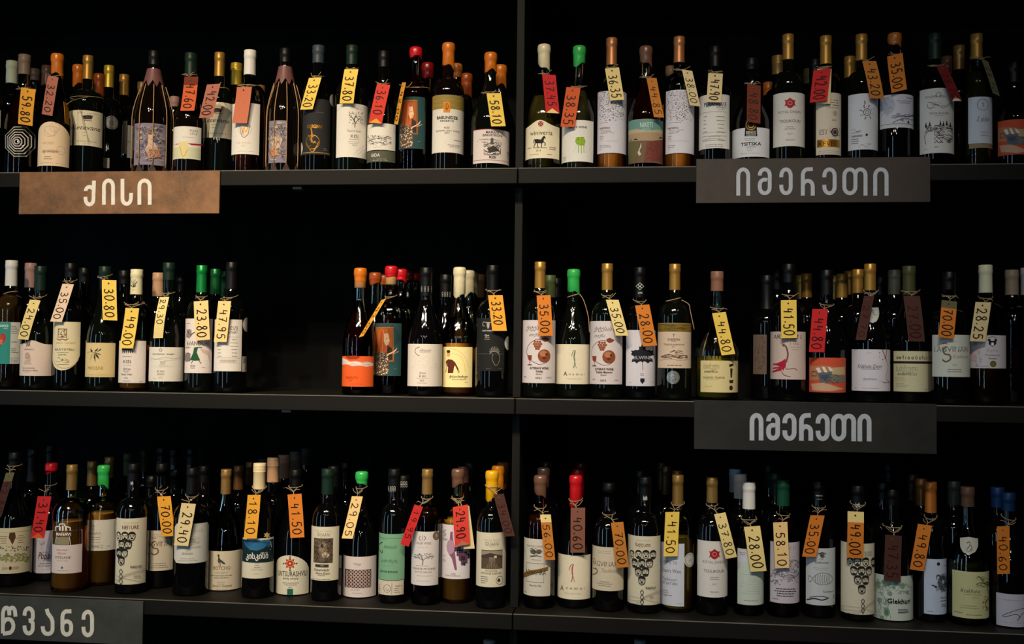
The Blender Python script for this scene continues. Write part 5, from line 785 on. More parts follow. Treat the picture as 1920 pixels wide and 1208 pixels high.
# ---- bottom shelf
b = B('b1', 88, 85, 108, 'G', 'k', ('plastic', 'black', 170), 'dark bottle with cream label of a brown amphora over green leaves', [('b1', -30, 183, 530, 796, (216, 204, 170), [('p', [(56, 558), (88, 556), (92, 585), (80, 612), (72, 628), (64, 612), (50, 585)], (90, 56, 36)), ('g', 20, 580, 50, 4, 13, (150, 110, 70)), ('g', 120, 575, 50, 4, 13, (150, 110, 70)), ('sp', 0, 635, 170, 665, 50, 5, 'D', 2), ('sp', -10, 680, 175, 725, 90, 8, (134, 136, 80), 3), ('sp', -10, 695, 175, 730, 60, 7, (160, 156, 100), 4), ('t', 28, 765, 16, 'ქისი', 'N', {'w': 30}), ('t', 90, 763, 16, '2020', 'N', {'w': 34}), ('e', 60, 765, 8, 11, (90, 56, 36)), ('l', -25, 180, 552, 2, 'Y')])], y=.10)
tag(b, 'b1', [(35, 210), (85, 205), (10, 460), (-40, 460)], '42.80', 'brown', 'brown price tag reading 42.80 on the bottom shelf, cut by the picture edge', top=('olive', .2))
K('b1', 195, 65, 96, 'B', ('plastic', 'black', 260), 'black capped bottle between the amphora and the red wax bottle', 2)
K('b1', 300, 42, 92, 'B', ('plastic', 'black', 200), 'black capped bottle behind the red wax bottle', 3)
b = B('b1', 302, 147, 104, 'G', 'k', ('wax', 'red', 208), 'dark bottle with red wax ring and rounded lilac label under tag 31.40', [('b1', 185, 400, 545, 793, (206, 198, 208), [('sk', 240, 610, 24, 20, 12, 2.5, 'G', 3), ('t', 268, 690, 42, 'Popari', 'K', {'i': 1, 'w': 90}), ('o', 262, 690, 20, 2, 'R'), ('g', 265, 738, 110, 2, 14, 'G'), ('g', 270, 772, 70, 1, 9, 'L')], ('rr', 50))], y=.105)
tag(b, 'b1', [(222, 345), (298, 345), (260, 590), (178, 588)], '31.40', 'red', 'red price tag reading 31.40 on the bottom shelf', notch='terra', span=(.14, .88))
b = B('b1', 422, 158, 102, 'B', (CG, (255, 172, 72)), ('foil', 'dgold', 310), 'amber bottle with gold capsule and pale pink MTSVANE label', [('b1', 303, 478, 630, 796, (222, 206, 202), [('t', 362, 660, 9, 'MANAVI WINERY', 'N', {'w': 70}), ('t', 360, 677, 13, 'Manavi', 'R', {'i': 1, 'w': 54}), ('t', 365, 703, 17, 'MTSVANE', 'D', {'w': 92}), ('t', 362, 722, 9, 'QVEVRI WINE', 'L', {'w': 66}), ('d', 362, 762, 7, 'G'), ('g', 365, 780, 80, 1, 8, 'L')]), ('b1', 0, 0, 1, 1, None, [('s', [(325, 545), (325, 525), (345, 520), (350, 508), (375, 508), (380, 520), (408, 528), (408, 545)], 6, 'W'), ('t', 367, 567, 17, 'MANAVI', 'W', {'b': 1, 'w': 88}), ('s', [(306, 632), (306, 545), (325, 545)], 3, 'W', False), ('s', [(412, 545), (478, 540), (478, 632)], 3, 'W', False), ('s', [(330, 580), (320, 630)], 3, 'W'), ('s', [(405, 580), (412, 630)], 3, 'W'), ('r', 330, 584, 405, 628, (150, 140, 110)), ('p', [(345, 546), (345, 522), (355, 522), (355, 546)], 'W'), ('p', [(362, 546), (362, 516), (372, 516), (372, 546)], 'W'), ('p', [(380, 546), (380, 524), (390, 524), (390, 546)], 'W')])], fill=505, y=.07)
K('b1', 540, 137, 92, 'B', ('foil', 'dgold', 285), 'gold capped bottle between the pink label and green wax bottles', 2)
K('b1', 640, 112, 88, 'B', ('foil', 'dgold', 240), 'gold capped bottle behind the green wax bottle on the bottom shelf, leftmost pair', 3)
B('b1', 607, 160, 98, 'B', (CG, (255, 176, 66)), ('wax', 'green', 293), 'amber bottle with green wax top and cream label in a fine frame', [('b1', 493, 673, 484, 663, (216, 210, 196), [('bx', 500, 492, 666, 652, 2, 'G'), ('t', 540, 520, 11, '2019', 'D', {'w': 26}), ('g', 540, 538, 40, 1, 8, 'D'), ('t', 548, 562, 17, 'MANAVI', 'G', {'w': 74}), ('g', 550, 585, 110, 2, 13, 'G'), ('g', 550, 615, 110, 1, 11, 'L'), ('bx', 503, 630, 598, 646, 2, 'G'), ('g', 550, 638, 80, 1, 9, 'D'), ('g', 635, 635, 30, 1, 9, 'G')])], fill=455, y=.07)
K('b1', 748, 92, 88, 'B', ('foil', 'olive', 225), 'olive capped bottle between the green wax and little faces bottles', 3)
K('b1', 840, 75, 86, 'B', ('foil', 'olive', 200), 'olive capped bottle behind the first little faces bottle', 4)
K('b1', 885, 222, 88, 'B', ('plastic', 'black', 300), 'black bottle with pale ring between the faces and the orange tag', 1, labs=[('b1', 0, 0, 1, 1, None, [('t', 885, 235, 14, 'ბაღმა', (180, 180, 176), {'w': 30})])])
def faces(c, x0, x1, y0, y1, rows, s, ytxt, word, dna):
    it = [('t', (x0+x1)/2-4, y0+(52 if word else 14), 22, word or 'x', 'N', {'w': 96, 'b': 1})] if word else []
    it += [('t', (x0+x1)/2, y0+26, 9, 'პირველი ქართული', 'L', {'w': 90})]
    n = 0
    for xs_, y in rows:
        for x in xs_: n += 1; it.append(('hd', x, y, s, n*3))
    dx, dy0, dy1 = dna
    it += [('s', [(dx+9*math.sin(t*1.1), dy0+(dy1-dy0)*t/9) for t in range(10)], 3, 'D'), ('s', [(dx-9*math.sin(t*1.1), dy0+(dy1-dy0)*t/9) for t in range(10)], 3, 'D'), ('s', [(x0+4, y1-10), (dx-20, y1-16), (dx+25, y1-50), (x1-4, y1-85)], 1.6, 'D'), ('s', [(x0+4, y1-38), (dx-20, y1-28), (dx+25, y1-60), (x1-4, y1-95)], 1.6, 'G'), ('s', [(x0+4, y1-60), (dx, y1-42), (x1-4, y1-12)], 1.4, 'G')]
    if ytxt: it += [('t', x1-58, ytxt, 13, 'ბაღდადი', 'K', {'w': 64, 'b': 1}), ('g', x1-55, ytxt+52, 40, 2, 11, 'L')]
    return (c, x0, x1, y0, y1, (214, 206, 182), it)
B('b1', 782, 150, 93, 'B', 'k', ('plastic', 'black', 255), 'dark bottle with cream label of little drawn faces near the green wax bottle', [faces('b1', 676, 852, 475, 860, (((692, 729, 769), 580), ((710, 748), 627), ((696, 726), 676), ((710,), 722)), 43, 752, 'NEITURE', (709, 768, 858)), ('b1', 0, 0, 1, 1, None, [('t', 770, 267, 18, 'ბაღმა', 'W', {'w': 44, 'b': 1})])], y=.072)
LAGV = lambda c, x0, x1, y0, y1, xt, yt, gx, sc, var, yl: (c, x0, x1, y0, y1, (206, 194, 170), [('t', xt, yt, 32, 'LAGVINARI', (110, 92, 76), {'w': sc}), ('s', [(gx+6, yt-16), (gx-14, yt), (gx-6, yt+24), (gx+18, yt+30), (gx+22, yt+52), (gx, yt+64), (gx-18, yt+54)], 8, (120, 96, 70)), ('s', [(gx-14, yt-28), (gx-2, yt-34), (gx+10, yt-28)], 4, 'R'), ('t', xt+40, yt+42, 24, var, (156, 120, 92), {'i': 1, 'w': 110}), ('g', xt, yl, 110, 3, 12, 'G'), ('g', xt, y0+25, 100, 2, 12, 'L')])
b = B('b1', 946, 150, 96, 'B', 'k', ('plastic', 'black', 170), 'tan label bottle with long lettering beside the first little faces bottle', [LAGV('b1', 837, 1016, 545, 780, 930, 622, 900, 176, '', 738)], y=.078)
tag(b, 'b1', [(915, 348), (998, 343), (1022, 578), (947, 580)], '70.00', 'amber', 'amber orange price tag reading 70.00 beside the cream 29.40 tag, bottom shelf')
K('b2', 12, 25, 90, 'B', ('plastic', 'black', 130), 'black capped bottle far back above the orange 70.00 tag', 3)
K('b2', 100, 40, 88, 'B', ('plastic', 'black', 150), 'black capped bottle far back above the cream 29.40 tag', 3)
K('b2', 102, 180, 104, 'B', ('plastic', 'black', 300), 'black bottle with pale ringed lip behind tag 29.40', 1, labs=[('b2', 0, 0, 1, 1, None, [('t', 102, 188, 20, 'ბაღმა', (170, 170, 166), {'w': 52})])])
K('b2', 210, 35, 90, 'B', ('plastic', 'black', 150), 'black capped bottle far back behind the cut corner label bottle', 3)
K('b2', 295, 150, 104, 'B', ('plastic', 'black', 270), 'black capped bottle between the cut corner label and bird label bottles', 1)
b = B('b2', 218, 165, 117, 'B', 'k', ('plastic', 'black', 345), 'dark bottle with cut corner white ESTATE label', [('b2', 97, 323, 542, 805, (206, 204, 196), [('t', 205, 592, 18, 'MUKHRANI ESTATE', 'L', {'w': 170}), ('sk', 215, 655, 50, 28, 22, 3, 'L', 3), ('p', [(200, 640), (230, 636), (240, 670), (195, 672)], (166, 160, 150)), ('t', 188, 700, 15, 'GORULI MTSVANE', (150, 140, 128), {'w': 160}), ('g', 180, 722, 30, 1, 8, 'N'), ('t', 180, 740, 15, 'GEORGIAN', 'G', {'w': 70}), ('g', 180, 775, 160, 2, 13, 'L')], ('cut', 26))], y=.078)
tag(b, 'b2', [(143, 402), (240, 410), (187, 690), (93, 685)], '29.40', 'pale', 'cream price tag reading 29.40 on the bottom shelf')
B('b2', 442, 175, 117, 'G', (CG, (90, 26, 18)), ('foil', 'dgold', 345), 'wine red bottle with gold capsule and cream pheasant label', [('b2', 322, 552, 724, 996, (206, 194, 168), [('p', [(386, 750), (395, 752), (398, 775), (415, 788), (436, 806), (428, 812), (408, 802), (392, 805), (384, 790), (388, 770)], 'D'), ('d', 390, 752, 7, 'D'), ('s', [(395, 803), (393, 822)], 3, 'D'), ('s', [(402, 803), (404, 822)], 3, 'D'), ('sk', 400, 790, 14, 14, 10, 2, 'L', 3), ('t', 410, 836, 24, 'BOTCHO', (110, 84, 66), {'w': 114}), ('t', 405, 868, 15, 'WINERY', 'L', {'w': 90}), ('g', 405, 888, 170, 2, 14, 'G'), ('g', 405, 930, 70, 2, 12, 'L'), ('t', 412, 955, 17, "Botcho's Vineyards", (120, 90, 70), {'i': 1, 'w': 130}), ('g', 410, 978, 130, 1, 8, 'L')])], fill=690, y=.10)
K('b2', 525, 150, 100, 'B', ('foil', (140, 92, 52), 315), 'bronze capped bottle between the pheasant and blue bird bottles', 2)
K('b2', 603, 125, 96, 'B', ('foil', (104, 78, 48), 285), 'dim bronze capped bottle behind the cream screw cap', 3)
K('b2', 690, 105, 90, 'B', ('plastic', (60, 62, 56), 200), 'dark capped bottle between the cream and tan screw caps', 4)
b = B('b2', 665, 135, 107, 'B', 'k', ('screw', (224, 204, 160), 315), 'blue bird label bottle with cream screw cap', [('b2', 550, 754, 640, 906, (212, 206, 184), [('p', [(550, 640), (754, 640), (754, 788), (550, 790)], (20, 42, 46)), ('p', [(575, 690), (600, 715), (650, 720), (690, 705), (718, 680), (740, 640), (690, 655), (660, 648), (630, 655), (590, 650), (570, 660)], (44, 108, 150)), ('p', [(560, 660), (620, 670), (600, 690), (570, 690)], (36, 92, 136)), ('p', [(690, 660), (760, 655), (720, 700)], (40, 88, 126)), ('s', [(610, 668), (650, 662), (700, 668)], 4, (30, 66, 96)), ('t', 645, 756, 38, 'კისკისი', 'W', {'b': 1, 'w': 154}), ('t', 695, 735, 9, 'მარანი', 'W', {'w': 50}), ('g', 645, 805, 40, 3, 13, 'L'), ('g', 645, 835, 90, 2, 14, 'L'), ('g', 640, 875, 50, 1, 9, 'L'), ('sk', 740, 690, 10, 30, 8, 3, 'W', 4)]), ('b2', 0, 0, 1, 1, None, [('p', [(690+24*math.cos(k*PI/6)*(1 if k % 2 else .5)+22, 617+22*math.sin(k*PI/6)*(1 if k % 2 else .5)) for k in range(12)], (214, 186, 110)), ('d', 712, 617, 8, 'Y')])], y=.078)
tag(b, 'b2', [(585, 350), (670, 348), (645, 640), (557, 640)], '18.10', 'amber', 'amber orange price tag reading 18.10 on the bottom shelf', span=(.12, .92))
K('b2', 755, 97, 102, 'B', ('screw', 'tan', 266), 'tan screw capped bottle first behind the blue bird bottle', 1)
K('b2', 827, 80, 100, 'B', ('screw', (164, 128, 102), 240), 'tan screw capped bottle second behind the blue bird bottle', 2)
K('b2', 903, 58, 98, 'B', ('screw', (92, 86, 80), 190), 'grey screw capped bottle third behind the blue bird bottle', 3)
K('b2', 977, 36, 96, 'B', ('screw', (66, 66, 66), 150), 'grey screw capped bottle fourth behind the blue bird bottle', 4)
b = B('b2', 905, 175, 116, 'G', 'k', ('plastic', 'black', 320), 'dark bottle with arched white label and red snowflake ornament', [('b2', 768, 990, 752, 1018, (212, 206, 184), [('p', [(866+40*math.cos(k*PI/8)*(1 if k % 2 == 0 else .62), 806+42*math.sin(k*PI/8)*(1 if k % 2 == 0 else .62)) for k in range(16)], (170, 52, 40)), ('o', 866, 806, 22, 3, (226, 190, 120)), ('d', 866, 806, 7, (226, 190, 120))]+[('d', 866+44*math.cos(k*PI/2), 806+44*math.sin(k*PI/2), 5, 'K') for k in range(4)]+[('t', 876, 874, 36, 'UNTSURASHVILI', 'K', {'w': 216}), ('t', 868, 905, 14, 'family winery', 'K', {'w': 104}), ('g', 868, 936, 120, 2, 13, 'G'), ('t', 866, 965, 9, '2021', 'G'), ('r', 847, 975, 886, 1018, (44, 110, 80)), ('o', 866, 995, 11, 4, (20, 60, 44))], ('arch', 95))], y=.125)
tag(b, 'b2', [(850, 348), (942, 340), (962, 632), (868, 635)], '41.50', 'orange', 'orange price tag reading 41.50 on the bottom shelf')
giu = lambda c, x0, x1, y0, y1, bx, yt, xt, items: (c, x0, x1, y0, y1, (214, 206, 182), [('t', xt, yt-26, 16, 'Tako Cru Tavisuri', 'L', {'i': 1, 'w': 116}), ('t', xt, yt, 26, 'GIUAANI', 'G', {'w': 92}), ('g', xt, yt+19, 46, 1, 8, 'L'), ('r', *bx, (86, 72, 60))]+items)
B('b3', 55, 140, 104, 'B', 'k', ('plastic', 'dgreen', 320), 'dark bottle with green capsule and white label of a sepia bird picture', [giu('b3', -60, 128, 543, 912, (-42, 622, 88, 792), 597, 22, [('sk', 23, 705, 60, 78, 60, 5, (120, 104, 86), 4), ('e', 20, 690, 30, 40, (140, 122, 100)), ('e', 38, 735, 26, 20, (186, 168, 140)), ('p', [(10, 650), (26, 668), (20, 690), (4, 680)], (60, 50, 42)), ('sk', 23, 705, 60, 78, 30, 4, (56, 46, 38), 6), ('r', -30, 800, 58, 818, 'D'), ('g', 15, 809, 30, 1, 10, 'W'), ('t', 8, 836, 17, 'Takashvilebi', (90, 78, 66), {'i': 1, 'w': 110}), ('t', 15, 860, 16, 'Manavi Estate', (90, 78, 66), {'i': 1, 'w': 100}), ('g', 10, 875, 60, 1, 8, 'G'), ('g', 0, 900, 140, 1, 9, 'L')])], y=.075)
K('b3', 95, 120, 98, 'B', ('plastic', 'black', 270), 'black capped bottle peeking behind the sepia bird bottle', 1)
K('b3', 178, 95, 94, 'B', ('plastic', 'black', 240), 'black capped bottle between the sepia bird and lattice label bottles', 2)
b = B('b3', 288, 158, 118, 'G', 'k', ('wax', 'green', 248), 'dark bottle with slanted green wax top and pale pink lattice label', [('b3', 148, 384, 748, 1030, (210, 198, 194), [('bx', 154, 756, 378, 1020, 1.6, 'P'), ('t', 255, 797, 17, 'Vilaga', 'G', {'w': 54}), ('t', 252, 818, 10, 'kisi', 'P'), ('r', 172, 838, 350, 963, (70, 52, 50))]+[('o', 188+i*24.5, 852+j*24, 9.5, 5, (190, 166, 160)) for j in range(5) for i in range(7)]+[('t', 240, 975, 9, 'QVEVRI', 'L', {'w': 60}), ('g', 255, 998, 100, 1, 9, 'L')])], y=.125)
tag(b, 'b3', [(220, 333), (293, 333), (225, 625), (148, 620)], '29.05', 'peach', 'peach price tag reading 29.05 on the bottom shelf', span=(.14, .97))
B('b3', 512, 140, 98, 'B', 'k', ('plastic', 'black', 300), 'dark bottle with mint green label over a white band', [('b3', 389, 580, 592, 911, (120, 166, 134), [('s', [(430, 648), (410, 660), (405, 690), (425, 720), (430, 700)], 6, 'K'), ('t', 480, 680, 24, 'Alkhanishi', (60, 90, 74), {'i': 1, 'w': 100}), ('g', 440, 625, 60, 1, 8, (80, 120, 96)), ('t', 468, 777, 19, 'კახური მწვანე', (34, 60, 48), {'w': 126}), ('t', 465, 851, 15, 'KAKHURI MTSVANE', (34, 60, 48), {'b': 1, 'w': 136}), ('g', 470, 810, 110, 1, 9, (100, 146, 120)), ('l', 392, 578, 606, 2, (50, 90, 70)), ('l', 392, 578, 890, 2, (90, 136, 110))]), ('b3', 386, 574, 913, 1012, (206, 194, 176), [('bx', 390, 920, 570, 1006, 2, 'D'), ('g', 408, 940, 34, 5, 13, 'K', 'l'), ('o', 460, 966, 26, 2.5, 'D'), ('sk', 460, 966, 16, 16, 10, 2, 'D', 3), ('l', 492, 494, 966, 70, 'D'), ('t', 538, 948, 11, '2021', 'D', {'w': 44}), ('g', 535, 964, 54, 3, 13, 'G', 'l')]), ('b3', 0, 0, 1, 1, None, CHAIN(494, 283, 46))], y=.078)
K('b3', 575, 185, 96, 'B', ('plastic', 'black', 300), 'black capped bottle between the mint and tree label bottles', 1, labs=[('b3', 0, 0, 1, 1, None, CHAIN(575, 250, 40))])
b = B('b3', 738, 143, 101, 'B', (CG, (110, 30, 20)), ('foil', 'dgold', 320), 'rose bottle with gold capsule and white label of a spreading tree', [('b3', 615, 812, 576, 946, (214, 206, 204), [('s', [(690, 605), (680, 620), (692, 636)], 4, 'N'), ('s', [(715, 605), (725, 620), (712, 636)], 4, 'N'), ('s', [(702, 602), (702, 636)], 3, 'N'), ('t', 706, 655, 17, 'CALER WINE', (110, 92, 84), {'w': 112}), ('g', 705, 685, 120, 1, 9, 'L'), ('s', [(702, 805), (706, 775), (696, 752)], 6, (110, 84, 72)), ('s', [(704, 775), (730, 755), (770, 745)], 4, (110, 84, 72)), ('s', [(702, 770), (670, 752), (640, 745)], 4, (110, 84, 72)), ('sp', 640, 725, 785, 762, 90, 5, (136, 128, 124), 3), ('sp', 645, 728, 700, 752, 24, 5, (90, 120, 150), 5), ('l', 660, 745, 806, 2, 'N'), ('t', 710, 831, 15, 'KAKHURI MTSVANE', (90, 74, 66), {'w': 168}), ('t', 706, 853, 10, 'ESTATE CELLAR', 'G', {'w': 126}), ('g', 715, 880, 130, 1, 10, 'L'), ('g', 705, 915, 110, 1, 9, 'L'), ('d', 798, 602, 30, (96, 76, 60)), ('o', 798, 602, 22, 3, (170, 150, 120)), ('e', 798, 602, 11, 14, (170, 150, 120))])], fill=420, y=.075)
tag(b, 'b3', [(650, 400), (705, 395), (610, 690), (550, 650)], '19.95', 'red', 'red price tag reading 19.95 on the bottom shelf', span=(.1, .85))
b = B('b3', 948, 140, 112, 'B', (CG, (255, 176, 70)), ('wax', 'brown', 268), 'amber bottle with brown wax top and purple grapes label', [('b3', 835, 1028, 530, 901, (216, 208, 212), [('p', [(895, 575), (910, 575), (912, 620), (922, 680), (940, 840), (925, 840), (905, 760), (880, 720), (868, 670), (890, 640)], (134, 84, 112)), ('e', 895, 680, 30, 50, (176, 138, 160))]+[('d', 930+14*i-(6 if j % 2 else 0)+j*7, 688+j*15, 8.5, (58, 34, 52) if (i*j) % 3 else (96, 62, 84)) for j in range(8) for i in range(max(2, 6-abs(j-3)))]+[('s', [(868, 560), (850, 575), (868, 590), (850, 605)], 3, 'D'), ('t', 862, 620, 17, 'Svan', 'G', {'i': 1}), ('g', 858, 735, 40, 1, 9, 'G'), ('g', 856, 760, 32, 2, 10, 'L'), ('t', 915, 862, 9, 'MTSVANE', 'D', {'w': 30}), ('g', 910, 874, 110, 1, 8, 'G')])], fill=500, y=.075)
tag(b, 'b3', [(950, 400), (1022, 400), (1063, 690), (985, 695)], '', 'pale', 'cream price tag half hidden under the red 24.90 tag', f=-.002, ends=0)
tag(b, 'b3', [(912, 402), (1012, 395), (1030, 655), (925, 685)], '24.90', 'coral', 'red price tag reading 24.90 on the bottom shelf', f=.004, notch='pink', span=(.12, .84))
K('b3', 985, 122, 100, 'B', ('plastic', (70, 44, 42), 240), 'dark brown capped bottle first behind the purple grapes bottle', 1)
K('b3', 1030, 98, 94, 'B', ('plastic', (40, 32, 32), 210), 'dark brown capped bottle second behind the purple grapes bottle', 2)
b = B('b3', 1181, 152, 103, 'B', 'k', ('wax', 'yellow', 342), 'dark bottle with bright yellow wax top and vineyard photo label', [giu('b3', 1074, 1279, 583, 957, (1108, 703, 1251, 833), 660, 1180, [('p', [(1108, 703), (1251, 703), (1251, 740), (1108, 748)], (150, 138, 120)), ('p', [(1108, 735), (1170, 722), (1251, 738), (1251, 752), (1108, 752)], (70, 58, 48))]+[('s', [(1180+dx*.3, 752), (1180+dx, 830)], 4, (140, 122, 100)) for dx in range(-66, 70, 15)]+[('r', 1195, 740, 1212, 756, (206, 196, 176)), ('t', 1175, 845, 9, 'MTSVANE WINE', 'N', {'w': 80}), ('t', 1175, 862, 15, 'MTSVANE KAKHURI', 'G', {'w': 146}), ('g', 1135, 885, 70, 4, 14, 'G', 'l'), ('o', 1232, 908, 28, 3, 'G'), ('d', 1226, 908, 12, 'D')])], y=.065)
tag(b, 'b3', [(1190, 320), (1260, 315), (1338, 605), (1265, 610)], '34.00', 'brown', 'brown price tag on the yellow wax bottle, bottom shelf')
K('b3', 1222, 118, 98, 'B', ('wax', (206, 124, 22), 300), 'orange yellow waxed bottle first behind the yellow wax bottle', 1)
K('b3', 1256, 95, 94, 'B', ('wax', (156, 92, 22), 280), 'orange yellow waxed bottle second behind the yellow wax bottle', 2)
# right bay
b = B('b4', 175, 165, 96, 'B', (CG, (150, 70, 30)), ('wax', 'brown', 295), 'rose bottle with brown wax top and white label crossed by a gold brush stroke', [('b4', 62, 236, 562, 914, (204, 198, 184), [('t', 135, 606, 13, 'CHATEAU SVANI', 'D', {'w': 112}), ('e', 130, 640, 20, 14, (96, 88, 80)), ('e', 165, 640, 18, 14, (96, 88, 80)), ('sk', 148, 645, 36, 26, 22, 3, 'D', 4), ('s', [(115, 672), (148, 664), (182, 672)], 4, 'D'), ('g', 148, 690, 60, 1, 9, 'G'), ('bx', 92, 712, 196, 828, 2, 'G'), ('p', [(64, 775), (110, 755), (170, 745), (222, 730), (220, 755), (150, 772), (100, 790), (70, 800)], (120, 88, 42)), ('t', 140, 766, 30, 'ADAKHRA', 'K', {'w': 140}), ('t', 142, 848, 13, 'Wine No Wei', (100, 92, 82), {'i': 1, 'w': 76}), ('g', 85, 885, 30, 1, 8, 'G')])], fill=420, y=.085)
tag(b, 'b4', [(172, 412), (240, 410), (264, 690), (202, 690)], '56.00', 'ochre', 'ochre price tag reading 56.00 with a cream top, bottom shelf', top=('cream', .17), span=(.2, .97))
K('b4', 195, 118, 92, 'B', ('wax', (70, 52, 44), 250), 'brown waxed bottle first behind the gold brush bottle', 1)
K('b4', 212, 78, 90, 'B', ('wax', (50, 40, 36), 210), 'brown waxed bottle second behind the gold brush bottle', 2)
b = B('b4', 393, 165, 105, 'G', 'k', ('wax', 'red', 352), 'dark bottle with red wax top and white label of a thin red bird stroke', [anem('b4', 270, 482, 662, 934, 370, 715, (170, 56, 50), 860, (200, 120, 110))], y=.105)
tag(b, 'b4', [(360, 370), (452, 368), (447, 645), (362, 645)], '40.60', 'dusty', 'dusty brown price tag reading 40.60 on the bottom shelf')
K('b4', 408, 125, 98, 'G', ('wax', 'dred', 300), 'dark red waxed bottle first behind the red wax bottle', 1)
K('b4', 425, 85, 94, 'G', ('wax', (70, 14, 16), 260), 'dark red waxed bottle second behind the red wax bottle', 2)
b = B('b4', 598, 212, 98, 'B', 'k', ('plastic', 'black', 240), 'tan label bottle with long lettering beside the red wax bottle', [LAGV('b4', 489, 686, 612, 882, 566, 715, 502, 186, 'Tsolikouri', 826)], y=.082)
tag(b, 'b4', [(612, 462), (682, 455), (722, 735), (640, 738)], '70.00', 'ochre', 'ochre price tag reading 70.00 next to the dusty brown tag, bottom shelf')
B('b4', 820, 175, 102, 'B', 'k', ('plastic', 'black', 325), 'dark bottle with cream label of ten little faces next to the ochre 70.00 tag', [faces('b4', 706, 911, 545, 968, (((739, 779, 824, 867), 658), ((757, 800, 845), 710), ((779, 821), 762), ((800,), 816)), 44, 858, 'ბაღდათი', (801, 872, 966)), ('b4', 0, 0, 1, 1, None, [('t', 820, 308, 24, 'ბაღმა', 'W', {'b': 1, 'w': 60})])], y=.08)
K('b4', 790, 135, 90, 'B', ('plastic', 'black', 240), 'black capped bottle behind the ten faces bottle', 2)
b = B('b4', 1022, 165, 106, 'B', (CG, (246, 196, 74)), ('foil', 'dgold', 355), 'yellow green bottle with gold capsule and white label beside a round seal', [('b4', 912, 1060, 588, 974, (202, 206, 220), [('t', 968, 704, 24, 'WINE NI', (130, 136, 156), {'w': 96}), ('t', 976, 757, 24, "Dzam's Wine", 'D', {'w': 128}), ('t', 965, 808, 20, 'Tsolikouri', (80, 86, 110), {'w': 104}), ('t', 968, 834, 18, 'PET NAT ORG', 'D', {'i': 1, 'w': 108}), ('g', 955, 880, 80, 3, 13, 'G', 'l'), ('t', 945, 908, 9, '2019', 'G'), ('g', 1030, 960, 40, 1, 9, 'L')]), ('b4', 0, 0, 1, 1, None, [('d', 1096, 690, 44, (196, 196, 190)), ('o', 1096, 690, 36, 3, 'G'), ('t', 1098, 690, 14, 'eco', 'G')])], fill=565, y=.085)
tag(b, 'b4', [(945, 397), (1030, 393), (1020, 668), (932, 668)], '41.50', 'yellow', 'yellow price tag reading 41.50 on the bottom shelf')
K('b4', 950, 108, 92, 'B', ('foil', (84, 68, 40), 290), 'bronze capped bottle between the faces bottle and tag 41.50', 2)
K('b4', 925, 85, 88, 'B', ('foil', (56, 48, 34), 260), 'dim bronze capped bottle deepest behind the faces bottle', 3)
K('b4', 1020, 136, 96, 'B', ('foil', (120, 94, 48), 300), 'gold capped bottle right behind the yellow green bottle', 1)
b = B('b5', 153, 148, 98, 'B', 'k', ('foil', 'dgold', 315), 'dark bottle with dull gold capsule and crimson crest TSOLIKOURI label, bottom shelf', [royal('b5', 60, 259, 558, 914, 168, 640, 690, 748, 880)], y=.085)
tag(b, 'b5', [(165, 385), (237, 377), (310, 655), (238, 672)], '37.80', 'cream', 'cream price tag reading 37.80 on the bottom shelf')
b = B('b5', 386, 180, 93, 'B', (CG, (110, 50, 30)), ('plastic', 'white', 355), 'rose bottle with white capsule and pale green plain label', [('b5', 314, 496, 609, 963, (192, 204, 194), [('r', 314, 610, 378, 690, (206, 206, 214)), ('g', 345, 630, 50, 2, 12, 'G')]+[('g', 405, 770+i*15, 160, 1, 9, (160, 176, 164)) for i in range(9)]+[('g', 400, 935, 150, 1, 9, 'G')])], fill=520, y=.095)
tag(b, 'b5', [(355, 467), (455, 460), (498, 745), (395, 752)], '28.00', 'cream', 'cream price tag reading 28.00 on the bottom shelf')
K('b5', 332, 127, 88, 'B', ('plastic', (228, 208, 196), 290), 'pinkish capped bottle first behind the white capsule bottle', 1)
K('b5', 300, 98, 84, 'B', ('plastic', (200, 214, 224), 250), 'blue grey capped bottle second behind the white capsule bottle', 2)
b = B('b5', 603, 165, 100, 'B', (CG, (96, 40, 24)), ('plastic', (16, 70, 46), 335), 'rose bottle with green capsule and lilac label of a dense ink drawing', [('b5', 521, 721, 566, 952, (196, 188, 198), [('t', 625, 600, 20, 'XVIINI', (160, 150, 160), {'w': 120}), ('g', 625, 660, 160, 1, 11, 'L'), ('sk', 655, 745, 62, 70, 70, 2.6, (96, 88, 100), 4), ('sk', 555, 780, 34, 50, 30, 2.6, (110, 100, 112), 5), ('g', 620, 860, 140, 4, 15, 'D'), ('g', 555, 920, 40, 1, 9, 'G')])], fill=420, y=.095)
tag(b, 'b5', [(540, 440), (627, 435), (643, 727), (550, 730)], '58.10', 'peach', 'peach price tag reading 58.10 on the bottom shelf', span=(.2, .97))
K('b5', 555, 120, 88, 'B', ('plastic', 'dgreen', 270), 'dark green capped bottle first behind the ink drawing bottle', 1)
K('b5', 515, 70, 84, 'B', ('plastic', 'dgreen', 220), 'dark green capped bottle second behind the ink drawing bottle', 2)
